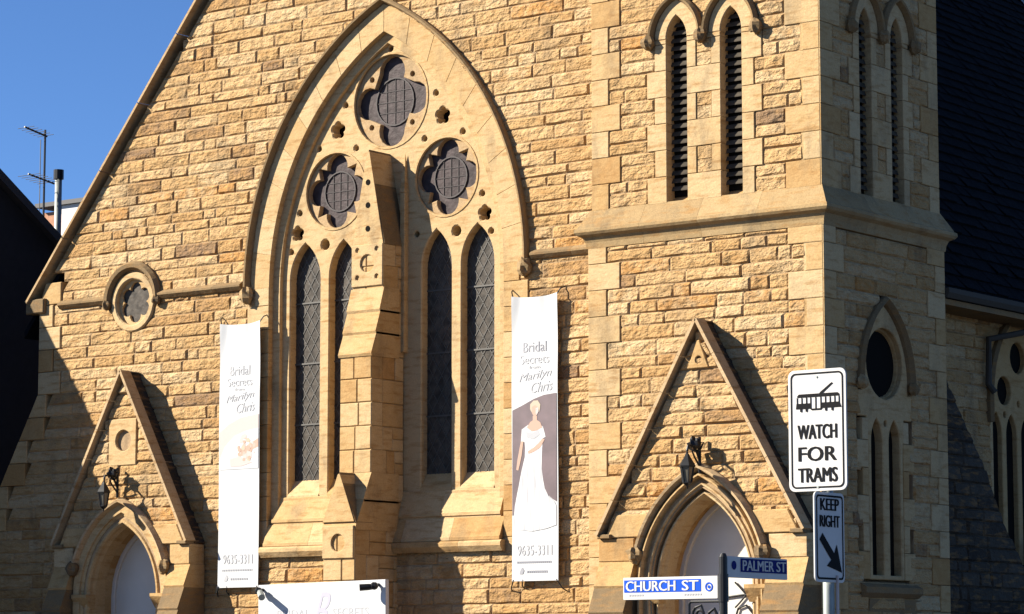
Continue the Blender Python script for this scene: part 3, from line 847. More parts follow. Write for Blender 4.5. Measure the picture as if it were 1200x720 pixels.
# quoins
def quoins(M, u0, u1, z0, z1, wl, wr, dp):
    k = 0; z = z0
    while z < z1-.05:
        zt = min(z+2*CH, z1)
        for a, b in ((u0, u0+wl[k % 2]), (u1-wr[k % 2], u1)):
            if a == b: continue
            mb = MB(); block(mb, M, a, b, z, zt, -.3, dp, .008, min(1, max(0, rnd.gauss(.6, .25)))); tm.add(mb, ASH, 'quoin')
        z = zt; k += 1
quoins(MF, X0, X1, 1.6, TZ+.05, (.55, .32), (.27, .55), .018)
quoins(MFu, X0+.04, X1-.04, UZ, 13.5, (.3, .5), (.55, .27), .018)
quoins(MS, Y0-.016, Y1, 1.6, TZ+.05, (.5+.016, .3+.016), (.28, .5), .016)
quoins(MSu, Y0+.04-.016, Y1-.04, UZ, 13.5, (.5+.016, .3+.016), (.28, .5), .016)
boxw(tb, (X0+.02, Y0+.36, 0), (X0+.3, Y1-.02, 15)); boxw(tb, (X0+.02, Y1-.3, 0), (X1-.36, Y1-.02, 15)); boxw(tb, (X0+.02, Y0+.05, 13.5), (X1-.06, Y1-.06, 15.4))
boxw(tb, (X0+.02, Y0+.02, 0), (X1-.02, Y1-.02, 1.6)); boxw(tb, (X0+.3, Y0+.36, TZ-.2), (X1-.36, Y1-.3, TZ))
twall = tb.build('tower_wall', MORTAR, TW)
# belfry jambs
def belfry(M, cs, hw, zb, zs, parent, dp, wide, sd):
    aR = hw+.22
    for ci, c in enumerate(cs):
        oa, ia = arch(c, zs, hw+.20, .40+.20, 9, zs), arch(c, zs, hw, .40, 9, zs)
        mb = MB(); plate(mb, M, oa[1:-1]+ia[1:-1][::-1], (), -.30, .022, .012, .85); bw = mb.build('belfry_window', ASH, parent)
        mb = MB(); sweep(mb, M, arch(c, zs, hw+.29, .40+.27, 12, None), [(0, -.02), (0, .06), (-.03, .11), (-.06, .10), (-.085, .03), (-.085, -.02)], .5); mb.build('hood_mould', TRIM, bw)
        for s in ((-1, 1) if ci == 0 else (1,)):
            mb = MB(); lump(mb, M(c+s*(hw+.27), zs-.02, .07), .10, sd+s+ci, .3, (1, .9, 1.05)); mb.build('label_stop', TRIM, bw)
        for q in range(int((zs+.35-zb)/.11)):
            z = zb+.03+q*.11; mb = MB()
            d = [(-dp, z+.05), (-dp*.8, z+.0), (-dp*.8, z+.016), (-dp, z+.066)]
            k = 4; vs = [M(c-hw-.01, b, a) for a, b in d]+[M(c+hw+.01, b, a) for a, b in d]
            mb.add(vs, [(0, 1, 5, 4), (1, 2, 6, 5), (2, 3, 7, 6), (3, 0, 4, 7)]); mb.build('louvre', LOUV, bw)
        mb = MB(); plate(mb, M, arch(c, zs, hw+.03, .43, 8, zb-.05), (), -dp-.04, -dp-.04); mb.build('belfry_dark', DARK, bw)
        mb = MB(); slope(mb, M, c-hw-.005, c+hw+.005, [(-.36, zb-.25), (-.36, zb+.1), (-.01, zb-.2), (-.01, zb-.25)][::-1], .3); mb.build('sill', ASH, bw)
        # jamb stones
        z = UZ; k = 0
        while z < zs-.01:
            zt = min(z+2*CH, zs)
            for s in (-1, 1):
                wd = (wide[1] if k % 2 else wide[0]) if s == (-1 if ci == 0 else 1) else None
                outer_side = s == (-1 if ci == 0 else 1)
                if outer_side:
                    if k % 2 == 0: ww = wide[0] if s < 0 else wide[1]
                    else: ww = wide[1] if s < 0 else wide[0]
                    a, b = c+s*hw, c+s*(hw+ww); mb = MB(); block(mb, M, min(a, b), max(a, b), z, zt, -.3, .02, .007, rnd.uniform(.5, 1)); mb.build('jamb_stone', ASH, bw)
                elif ci == 0:
                    g0, g1 = c+hw, cs[1]-hw
                    if k % 2 == 0: pcs = [(g0, g1, z, zt, ASH)]
                    else:
                        e = (g1-g0)*.28; zm = (z+zt)/2
                        pcs = [(g0, g0+e, z, zt, ASH), (g1-e, g1, z, zt, ASH), (g0+e, g1-e, z, zm, ROCK), (g0+e, g1-e, zm, zt, ROCK)]
                    for p in pcs:
                        mb = MB(); block(mb, M, *p[:4], -.3, .02 if p[4] is ASH else .005, .007, rnd.uniform(.45, 1)); mb.build('mullion_stone', p[4], bw)
            z = zt; k += 1
    mb = MB(); g0, g1 = cs[0]+hw, cs[1]-hw
    plate(mb, M, [(g0-.0, zs), (g1, zs), ((cs[0]+cs[1])/2, zs+.45)], (), -.3, -.005, 0, .5); mb.build('spandrel', ASH, bw)
belfry(MFu, (5.72, 6.62), .17, 8.12, 10.28, TW, .13, (.33, .20), 31)
belfry(MSu, SB, .16, 8.05, 10.28, TW, .09, (.28, .16), 41)
tm.emit(twall, 299)
# string course round the tower (front and side, mitred)
prof = [(-.05, 7.43), (.02, 7.44), (.03, 7.52), (.06, 7.59), (.125, 7.625), (.15, 7.66), (.145, 7.705), (.115, 7.725), (.105, 7.75), (-.03, 7.99), (-.06, 7.99)]
def tower_string(fr, to, q0, q1, n):
    for i in range(n):
        mb = MB(); vs = []
        for e in (i, i+1):
            for d, z in prof:
                if fr == 'front':
                    a, b = X0, X1
                    x = a+(b-a)*e/n+(.0015 if e == i and i else (-.0015 if e == i+1 and e < n else 0))
                    if e == 0: x = X0-d
                    if e == n: x = X1+d
                    vs.append((x, Y0-d, z))
                else:
                    y = Y0+(Y1-Y0)*e/n+(.0015 if e == i and i else (-.0015 if e == i+1 and e < n else 0))
                    if e == 0: y = Y0-d
                    if e == n: y = Y1+d
                    vs.append((X1+d, y, z))
        k = len(prof)
        mb.add(vs, [(j, j+k, j+k+1, j+1) for j in range(k-1)]+[tuple(range(k)), tuple(range(k, 2*k))[::-1]], rnd.uniform(.3, .8)); mb.build('string_course', LEDGE, TW)
tower_string('front', 0, 0, 0, 4); tower_string('side', 0, 0, 0, 3)
# tower side window: round light over two lancets under a pointed hood
c = .84
mb = MB()
po = arch(c, 5.45, .62, 1.20, 12, 5.45)[1:-1]
body = po+[(c+.62, 5.30), (c+.72, 5.30), (c+.72, 4.95), (c+.50, 4.95), (c+.46, 4.45), (c+.46, 2.76), (c-.46, 2.76), (c-.46, 4.45), (c-.50, 4.95), (c-.72, 4.95), (c-.72, 5.3), (c-.62, 5.3)]
plate(mb, MS, body, [circ(c, 5.70, .49, 30), arch(c-.235, 4.62, .15, .42, 6, 2.82), arch(c+.235, 4.62, .15, .42, 6, 2.82), circ(c, 4.88, .045, 8)], -.3, .012, .012, .55)
tsw = mb.build('side_window', ASH, TW)
mb = MB(); plate(mb, MS, [(c-.55, 2.7), (c+.55, 2.7), (c+.55, 6.3), (c-.55, 6.3)], (), -.11, -.11); mb.build('leaded_light', DARK, tsw)
mb = MB(); sweep(mb, MS, circ(c, 5.70, .47, 30)[::-1], [(-.02, -.12), (-.01, -.07), (.0, -.05), (.03, -.07), (.04, -.12)], .4, closed=True); mb.build('inner_ring', ASH, tsw)
mb = MB(); sweep(mb, MS, arch(c, 5.45, .73, 1.31, 14, None), [(0, -.02), (0, .06), (-.04, .11), (-.09, .05), (-.11, -.02)], .3); mb.build('hood_mould', TRIM, tsw)
for s in (-1, 1):
    mb = MB(); lump(mb, MS(c+s*.69, 5.40, .06), .09, s+50, .3); mb.build('label_stop', TRIM, tsw)
    for k in range(6):
        z0, z1 = 2.76+k*2*CH, min(2.76+(k+1)*2*CH, 4.93); wd = (.3, .16)[k % 2]
        a, b = c+s*.465, c+s*(.465+wd)
        mb = MB(); block(mb, MS, min(a, b), max(a, b), z0, z1, -.3, .015, .007); mb.build('jamb_stone', ASH, tsw)
mb = MB(); slope(mb, MS, c-.72, c+.80, [(-.1, 2.50), (.03, 2.52), (.10, 2.58), (.10, 2.66), (-.1, 2.76)], .4); mb.build('sill', TRIM, tsw)
mb = MB(); slope(mb, MS, c-.5, c+.9, [(-.1, 2.2), (.0, 2.2), (.02, 2.50), (-.1, 2.50)], .4); mb.build('apron_block', TRIM, tsw)
# raking buttress of dark sooty stone behind the tower
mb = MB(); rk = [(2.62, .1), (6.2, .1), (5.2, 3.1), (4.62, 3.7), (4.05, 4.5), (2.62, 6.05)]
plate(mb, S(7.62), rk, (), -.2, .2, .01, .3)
rkb = mb.build('raking_buttress', SOOT_SHADE, TW)
def rk_spans(z, row):
    pts = [(1.6, 5.7), (3.1, 5.2), (3.7, 4.62), (4.5, 4.05), (6.05, 2.62)]
    for (za, ya), (zb, yb) in zip(pts, pts[1:]):
        if za <= z <= zb: return [(2.63, ya+(yb-ya)*(z-za)/(zb-za)-.02)]
    return []
mas = Masonry(); bk = MB(); courses(mas, bk, S(7.855), 1.6, 5.9, rk_spans, (.4, .9), proud=.03, thick=.05, sd=61, material=SOOT_SHADE)
bk.build('buttress_bedding', SOOT_SHADE, rkb); mas.emit(rkb, 60)

MR = F(PR['Y'])
corR, doorR = porch(PR, MR, -.29, TW, (1.14, 1.81), 2.65, .73, 1.40, -.58, 6, False)
mb = MB(); plate(mb, MR, [(PR['cx']-.17, 5.60), (PR['cx']+.17, 5.60), (PR['cx']+.02, 5.98), (PR['cx']-.02, 5.98)], [circ(PR['cx']+.01, 5.71, .055, 10)], -.08, .05, .01, .3); mb.build('apex_stone', ASH, corR)
# wrought strap hinges on the white door
mb = MB(); md = lambda u, z: MR(u, z, -.555)
hx = PR['cx']+.55
tube(mb, [md(hx, 2.55), md(hx-.25, 2.56), md(hx-.62, 2.52)], .014, 6)
for s in (-1, 1):
    tube(mb, [md(hx-.2, 2.56), md(hx-.3, 2.56+s*.10), md(hx-.38, 2.56+s*.17)], .012, 6)
    tube(mb, [md(hx-.0, 2.56), md(hx-.1, 2.56+s*.12), md(hx-.05, 2.56+s*.2)], .012, 6)
tube(mb, [md(hx-.02, 2.22), md(hx-.2, 2.42), md(hx-.33, 2.38), md(hx-.36, 2.30)], .014, 6)
mb.build('strap_hinge', BLACK, doorR)

# ============================================================ lanterns
def lantern(label, wx, wy, wz):
    """wall bracket at (wx, wy, wz) with a tapering six-sided lantern hung in front of it"""
    t = thing('wall_lantern', label, 'lantern', (wx, wy, wz), 'lanterns over the church doorways')
    k_ = .76; cy = wy-.32; top = wz-.05
    def ring(r, z, n=6, ph=.26): return [(wx+r*k_*math.cos(ph+2*math.pi*k/n), cy+r*k_*math.sin(ph+2*math.pi*k/n), top+(z-top)*k_) for k in range(n)]
    def loft(mb, rs, n=6):
        vs = []
        for r, z in rs: vs += ring(r, z, n)
        fs = [(i*n+k, i*n+(k+1) % n, (i+1)*n+(k+1) % n, (i+1)*n+k) for i in range(len(rs)-1) for k in range(n)]
        fs += [tuple(range(n))[::-1], tuple(range((len(rs)-1)*n, len(rs)*n))]
        mb.add(vs, fs)
    mb = MB(); loft(mb, [(.075, top-.40), (.118, top-.14)]); mb.build('lantern_glass', LAMPG, t)
    mb = MB()
    for k in range(6):
        a, b = ring(.08, top-.41)[k], ring(.125, top-.13)[k]; tube(mb, [a, b], .011, 5)
    loft(mb, [(.04, top-.47), (.09, top-.42), (.09, top-.40)]); loft(mb, [(.15, top-.145), (.155, top-.12), (.12, top-.06), (.05, top+.05), (.03, top+.09)])
    tube(mb, [(wx, cy, top-.53*k_), (wx, cy, top-.46*k_)], [.006, .02], 6); tube(mb, [(wx, cy, top+.05), (wx, cy, top+.13)], [.02, .008], 6)
    mb.build('lantern_frame', BLACK, t)
    mb = MB()
    tube(mb, [(wx, wy, wz-.1), (wx, wy-.10, wz+.08), (wx, wy-.22, wz+.14), (wx, cy+.02, wz+.12), (wx, cy, wz+.06)], .018, 7)
    tube(mb, [(wx, wy, wz-.16), (wx, wy-.14, wz-.02), (wx, wy-.2, wz+.06), (wx, wy-.13, wz+.10), (wx, wy-.08, wz+.03)], .014, 6)
    tube(mb, [(wx, wy-.02, wz+.26), (wx, wy-.02, wz-.22)], .022, 6)
    for s in (-1, 1):
        tube(mb, [(wx, wy-.1, wz+.06), (wx+s*.09, wy-.12, wz+.10), (wx+s*.13, wy-.12, wz+.18), (wx+s*.07, wy-.12, wz+.17)], .014, 6)
    lump(mb, (wx, wy-.14, wz+.17), .085, 9, .7)
    mb.build('bracket', BLACK, t)
    return t
lantern('black iron lantern over the tower doorway, behind the street signs', PR['cx']+.05, -1.07, 4.40)
lantern('black iron lantern over the left porch doorway beside the long shadow', PL['cx']-.02, -.42, 4.50)

# ============================================================ text helper
def text_polys(s, size, squash=1., shear=0.):
    cu = bpy.data.curves.new('lettering', 'FONT'); cu.body = s; cu.size = size; cu.align_x = 'CENTER'; cu.align_y = 'CENTER'; cu.shear = shear; cu.resolution_u = 3
    ob = bpy.data.objects.new('lettering', cu); C.objects.link(ob)
    dg = bpy.context.evaluated_depsgraph_get(); me = ob.evaluated_get(dg).to_mesh()
    vs = [(v.co.x*squash, v.co.y) for v in me.vertices]; fs = [tuple(p.vertices) for p in me.polygons]
    ob.evaluated_get(dg).to_mesh_clear(); bpy.data.objects.remove(ob); bpy.data.curves.remove(cu)
    return vs, fs
def text(name, s, M, u, z, height, width, m, parent, d=.004, shear=0., bold=0., rot=0.):
    """flat lettering fitted to a cap height and total width"""
    vs, fs = text_polys(s, 1., 1., shear)
    xs = [v[0] for v in vs]; ys = [v[1] for v in vs]
    sx = width/(max(xs)-min(xs)); sy = height/(max(ys)-min(ys)); ox = (max(xs)+min(xs))/2; oy = (max(ys)+min(ys))/2
    mb = MB(); offs = [(0, 0)] if not bold else [(-bold, 0), (bold, 0), (0, 0)]
    for k, (bx, bz) in enumerate(offs):
        q = []
        for x, y in vs:
            a, b = (x-ox)*sx+bx, (y-oy)*sy+bz
            q.append(M(u+a*math.cos(rot)-b*math.sin(rot), z+a*math.sin(rot)+b*math.cos(rot), d+k*.0006))
        nf = []
        for f in fs:
            p0, p1, p2 = (vs[i] for i in f[:3]); ar = area([vs[i] for i in f])
            nf.append(f if ar > 0 else f[::-1])
        mb.add(q, nf)
    return mb.build(name, m, parent)
def flat(name, M, pts, m, parent, d=.004, t=.0):
    mb = MB(); plate(mb, M, pts, (), d, d); return mb.build(name, m, parent)
def rrect(u0, u1, z0, z1, r, n=5):
    pts = []
    for cx_, cz_, a0 in ((u1-r, z0+r, -math.pi/2), (u1-r, z1-r, 0), (u0+r, z1-r, math.pi/2), (u0+r, z0+r, math.pi)):
        pts += [(cx_+r*math.cos(a0+math.pi/2*i/n), cz_+r*math.sin(a0+math.pi/2*i/n)) for i in range(n+1)]
    return pts

# ============================================================ banners
def banner(label, u0, u1, z0, z1, bride):
    t = thing('banner', label, 'banner', ((u0+u1)/2, -.12, z0), 'tall banners on the church wall')
    def wav(u, z):
        f = max(0, min(1, (z-(z1-1.1))/1.0)); a = (u-u0)/(u1-u0)
        return f*.022*(math.cos((a-.5)*(7+5*f)))*(.4+.6*abs(a-.5)*2)
    MBn = lambda u, z, d: Vector((u, -.12-wav(u, z)-d, z))
    mb = MB(); nu, nz_ = 40, 60; vs = []
    for j in range(nz_+1):
        for i in range(nu+1):
            a, b = i/nu, j/nz_
            z = z0+(z1-z0)*b-.035*math.sin(a*math.pi)*(b > .97) - .0
            vs.append(MBn(u0+(u1-u0)*a+.006*math.sin(b*7), z, 0))
    n = nu+1; fs = [(j*n+i, j*n+i+1, (j+1)*n+i+1, (j+1)*n+i) for j in range(nz_) for i in range(nu)]
    mb.add(vs, fs); mb.add([v+Vector((0, .006, 0)) for v in vs], [f[::-1] for f in fs]); sheet = mb.build('sheet', VINYL, t, smooth=True)
    W = u1-u0; H = z1-z0; cu = (u0+u1)/2
    P0 = lambda u, z, d: MBn(u, z, d*.4+.004)
    pm = PRINTG
    text('lettering', 'Bridal', P0, cu+.0, z1-.76, .15, .42, PRINTM if bride else pm, sheet)
    text('lettering', 'Secrets', P0, cu+.0, z1-.94, .13, .52, pm, sheet)
    text('lettering', 'from', P0, cu-.0, z1-1.055, .05, .20, pm, sheet)
    text('lettering', 'Marilyn', P0, cu+.01, z1-1.19, .15, .60, pm, sheet, shear=.45, rot=.12)
    text('lettering', 'Chris', P0, cu+.13, z1-1.345, .15, .40, pm, sheet, shear=.45, rot=.08)
    text('lettering', '9635-3311', P0, cu, z0+.44, .15, .62, pm, sheet)
    mb = MB()
    for q in range(18):
        a = u0+.09+q*(W-.2)/18; plate(mb, P0, [(a, z0+.255), (a+.024, z0+.255), (a+.024, z0+.285), (a, z0+.285)], (), .004, .004)
    for q in range(10):
        a = u0+.27+q*.038; plate(mb, P0, [(a, z0+.115), (a+.026, z0+.115), (a+.026, z0+.15), (a, z0+.15)], (), .004, .004)
    plate(mb, P0, [(u0+.14, z0+.10), (u0+.20, z0+.10), (u0+.225, z0+.15), (u0+.19, z0+.20), (u0+.15, z0+.14)], (), .004, .004)
    mb.build('small_print', PRINTM if bride else PRINTG, sheet, kind='stuff')
    def Z(y, top=347., bot=682.): return z1-(y-top)/(bot-top)*H
    def U(x): return u0+(x-600)/54*W
    if bride:
        def poly(name, pts, m, d): return flat(name, P0, [(U(a), Z(b)) for a, b in pts], m, sheet, d)
        poly('backdrop', [(600.8, 482), (612, 477), (626, 470), (638, 466), (652.5, 464.5), (652.7, 591), (648, 588), (643, 583), (630, 585), (612, 588), (604, 600), (600.8, 606)], MAUVE, .004)
        poly('gown', [(615.5, 505), (619, 500), (625, 503), (631, 499), (636, 506), (637, 516), (636, 527), (635.5, 538), (635.5, 552), (637, 565), (639, 575), (643, 584), (650, 591), (652.4, 596), (652.4, 618), (640, 622), (624, 624.5), (608.5, 622), (601.2, 617), (603.7, 595), (608, 573), (612, 552), (615.5, 538), (616, 527), (615, 516)], GOWN, .008)
        poly('sleeve', [(612, 505), (618, 501), (622, 508), (616, 520), (611, 519)], GOWN, .010)
        poly('sleeve', [(632, 500), (637, 503), (640, 515), (633, 519), (630, 508)], GOWN, .010)
        poly('shoulders', [(618, 503), (622, 497), (625, 495), (625, 490), (630, 490), (630, 495), (634, 498), (636, 504), (630, 507), (624, 508)], SKIN, .012)
        poly('arm', [(636, 517), (639, 518), (634, 527), (626, 532), (620, 534), (619, 531), (626, 527), (632, 522)], SKIN, .013)
        poly('arm', [(611, 519), (614, 519), (612, 535), (610, 545), (608, 553), (605.5, 552), (607, 540)], SKIN, .013)
        poly('face', [(624, 481), (625, 477), (629, 475), (632, 478), (632, 485), (629, 490), (626, 490), (624, 486)], SKIN, .013)
        poly('hair', [(622, 482), (622, 476), (626, 472), (631, 472), (634, 477), (633, 486), (631.5, 480), (628, 477.5), (624.5, 479), (624, 486)], HAIR, .014)
        for a, b, w_, h_ in ((626.2, 482.5, .7, .5), (629.6, 482.5, .7, .5)): poly('eye', [(a-w_, b), (a, b-h_), (a+w_, b), (a, b+h_)], PRINTM, .0165)
        poly('mouth', [(626.4, 487.2), (628, 486.7), (629.4, 487.2), (628, 487.9)], ROSEP, .0165)
        poly('face_shade', [(628.5, 481), (631.5, 480), (632, 485), (629.5, 489.5), (628.5, 486)], PINK, .0155)
        poly('lace', [(617, 508), (624, 510), (631, 507), (634, 512), (626, 517), (618, 515)], PRINTG, .0145)
    else:
        def Zl(y): return z1-(y-379)/(690-379)*H
        def Ul(x): return u0+(x-257)/47*W
        flat('backdrop', P0, [(Ul(a), Zl(b)) for a, b in [(257.5, 508), (268, 499), (282, 492), (303, 488.5), (303, 548), (290, 551), (270, 548), (257.5, 540)]], PINK, sheet, .004)
        flat('veil', P0, [(Ul(a), Zl(b)) for a, b in [(258, 540), (264, 525), (275, 513), (290, 507), (303, 505), (303, 552), (258, 552)]], VINYL, sheet, .007)
        rq = random.Random(3)
        flat('arm', P0, [(Ul(a), Zl(b)) for a, b in [(303, 517), (303, 527), (290, 533), (281, 539), (279, 534), (288, 526)]], SKIN, sheet, .0082)
        for mm, nn, sd_, dd_ in ((ROSEP, 12, 3, .009), (PINK, 9, 5, .0115), (HAIR, 6, 8, .0135), (SKIN, 7, 12, .0155)):
            rq = random.Random(sd_); mb = MB()
            for q in range(nn):
                aa = rq.uniform(0, 6.28); rr_ = rq.uniform(.3, 1); uc, zc = Ul(289+10*rr_*math.cos(aa)), Zl(528+15*rr_*math.sin(aa)); rad = rq.uniform(.02, .05)
                plate(mb, P0, [(uc+rad*rq.uniform(.7, 1.2)*math.cos(k), zc+rad*rq.uniform(.7, 1.2)*math.sin(k)) for k in [i*.785 for i in range(8)]], (), dd_+q*.0001, dd_+q*.0001)
            if mm is not ROSEP: mb.build('flower_print', mm, sheet, kind='stuff')
            else: keep = mb
        mb = keep
        mb.build('bouquet', ROSEP, sheet, kind='stuff')
        flat('hand', P0, [(Ul(a), Zl(b)) for a, b in [(270, 540), (282, 537), (296, 545), (284, 549), (271, 549)]], PINK, sheet, .0145)
    # ties
    mb = MB()
    for u, z, du, dz in ((u0+.02, z1-.02, -.09, .14), (u1-.02, z1-.02, .07, .12), (u0+.03, z0+.02, -.12, -.16), (u0+.2, z0+.02, -.07, -.12), (u1-.03, z0+.02, .12, -.18)):
        tube(mb, [(u, -.12, z), (u+du*.6, -.08, z+dz*.7), (u+du, -.0, z+dz)], .010, 5)
    mb.build('tie_cord', BLACK, t)
banner('tall white banner with a bride in a long gown, right of the great window', 2.42, 3.25, 2.82, 6.96, True)
banner('tall white banner with a faint pink bouquet, left of the great window', -3.37, -2.52, 2.82, 6.97, False)

# ============================================================ board sign in front of the buttress
def board_sign():
    Y = -2.2; u0, u1 = -.62, 1.78; zt = 2.77; th = math.radians(1.0)
    t = thing('board_sign', 'white board sign with pale lettering and two black spotlights below the buttress', 'sign', ((u0+u1)/2, Y, .13))
    def MS_(u, z, d):
        a = u-u0; b = z-zt; return Vector((u0+a*math.cos(th)-b*math.sin(th), Y-d, zt+a*math.sin(th)+b*math.cos(th)))
    mb = MB(); plate(mb, MS_, [(u0, zt-1.3), (u1, zt-1.3), (u1, zt), (u0, zt)], (), -.07, 0, .006, .5, True); bd = mb.build('board', WHITE, t)
    mb = MB()
    for a in (u0+.25, u1-.25): boxw(mb, (a-.04, Y+.07, .13), (a+.04, Y+.15, 2.5))
    mb.build('posts', STEEL, t)
    cu = (u0+u1)/2
    text('lettering', 'BRIDAL', MS_, cu-.52, zt-.44, .13, .62, PRINTG, bd, .003)
    text('lettering', 'SECRETS', MS_, cu+.56, zt-.44, .13, .66, PRINTG, bd, .003)
    text('lettering', 'B', MS_, cu+.02, zt-.40, .52, .34, LAV, bd, .0035, shear=.5)
    for s, u in ((-1, u0+.10), (1, u1-.12)):
        f = thing('spotlight', 'left black spotlight clamped on the white board sign' if s < 0 else 'right black spotlight clamped on the white board sign', 'lamp', MS_(u, zt-.08, .02), 'spotlights on the board sign')
        mb = MB(); p0 = MS_(u-.10*1, zt-.02, .05); p1 = MS_(u, zt-.10, .12)
        tube(mb, [MS_(u, zt-.07, 0), MS_(u, zt-.08, .09)], .022, 8); lump(mb, MS_(u, zt-.09, .10), .055, 3, .1); mb.build('bracket', BLACK, f)
        mb = MB(); a = MS_(u-s*.02, zt-.10, .10); b = MS_(u-s*.17, zt-.19 if s < 0 else zt-.11, .22)
        tube(mb, [a, a.lerp(b, .35), b], [.04, .048, .05], 10); mb.build('lamp_head', BLACK if s > 0 else STEEL, f)
board_sign()

# ============================================================ traffic signs on a steel pole
def traffic_sign():
    t = thing('traffic_sign', 'white tram warning sign above a smaller keep right sign on a steel pole', 'traffic sign', (17.06, -15.56, 0))
    mb = MB(); tube(mb, [(17.055, -15.55, 0), (17.055, -15.55, 3.70)], .042, 14); mb.build('pole', STEEL, t, smooth=True)
    mb = MB(); tube(mb, [(17.11, -15.52, 0), (17.11, -15.52, 2.25)], .012, 6); mb.build('conduit', PINK, t)
    M = F(-15.618); u0, u1, z0, z1 = 16.775, 17.262, 2.855, 3.737; uc = (u0+u1)/2
    mb = MB(); plate(mb, M, rrect(u0, u1, z0, z1, .05), (), -.012, 0, .002, .5, True); pn = mb.build('warning_panel', SIGNW, t)
    mb = MB(); plate(mb, M, rrect(u0+.022, u1-.022, z0+.022, z1-.022, .04), [rrect(u0+.034, u1-.034, z0+.034, z1-.034, .032)], .003, .003); mb.build('border', INK, pn)
    for s, zz, wd in (('WATCH', 3.285, .325), ('FOR', 3.125, .315), ('TRAMS', 2.972, .325)):
        text('lettering', s, M, uc, zz, .105, wd, INK, pn, .003, bold=.005)
    # tram pictogram
    mb = MB(); Z = lambda y: 3.737-(y-434)/143*.882; U = lambda x: u0+(x-924)/68.5*(u1-u0)
    def pp(pts, d=.003): plate(mb, M, [(U(a), Z(b)) for a, b in pts], (), d, d)
    y0 = 462
    pp([(935, 464.5), (937, 462.5), (983, 462.5), (985, 464.5), (985, 466.5), (935, 466.5)])
    pp([(934, 473.5), (951, 473.5), (951, 480), (933.2, 480)]); pp([(963.5, 473.5), (985, 473.5), (987, 480), (963.5, 480)])
    pp([(950, 480), (965, 480), (963, 482), (952, 482)], .0036)
    for x in (935, 940.5, 946, 951, 957, 963, 968.5, 974, 979.5, 984.5): pp([(x-.6, 466.5), (x+.6, 466.5), (x+.6, 474 if not 950 < x < 964 else 480.5), (x-.6, 474 if not 950 < x < 964 else 480.5)], .0042)
    for x in (939.5, 946, 969, 976.5): pp([(x-1.3, 479.5), (x+1.3, 479.5), (x+1, 483.5), (x-1, 483.5)], .0048)
    pp([(961, 462.6), (963, 460.5), (976, 450.2), (977.5, 451.5), (965, 462.6)], .0036)
    mb.build('tram_pictogram', INK, pn)
    for zz in (z1-.055, z0+.03):
        mb = MB(); plate(mb, M, circ(uc, zz, .009, 8), (), 0, .006); mb.build('bolt', STEEL, pn)
    M2 = S(17.105); a0, a1, b0, b1 = -15.812, -15.403, 2.198, 2.842; ac = (a0+a1)/2
    mb = MB(); plate(mb, M2, rrect(a0, a1, b0, b1, .04), (), -.012, 0, .002, .5, True); kp = mb.build('keep_right_panel', SIGNW, t)
    mb = MB(); plate(mb, M2, rrect(a0+.02, a1-.02, b0+.02, b1-.02, .03), [rrect(a0+.034, a1-.034, b0+.034, b1-.034, .022)], .003, .003); mb.build('border', INK, kp)
    text('lettering', 'KEEP', M2, ac, 2.755, .085, .25, INK, kp, .003, bold=.005)
    text('lettering', 'RIGHT', M2, ac, 2.635, .085, .27, INK, kp, .003, bold=.005)
    mb = MB(); A, B_ = Vector((a0+.08, 2.525)), Vector((a1-.045, 2.27)); dr = (B_-A).normalized(); nn = Vector((-dr.y, dr.x))
    neck = B_-dr*.17
    arr = [A+nn*.032, neck+nn*.032, neck+nn*.105-dr*.015, B_, neck-nn*.105-dr*.015, neck-nn*.032, A-nn*.032]
    plate(mb, M2, [tuple(p) for p in arr], (), .003, .003); mb.build('arrow', INK, kp)
traffic_sign()

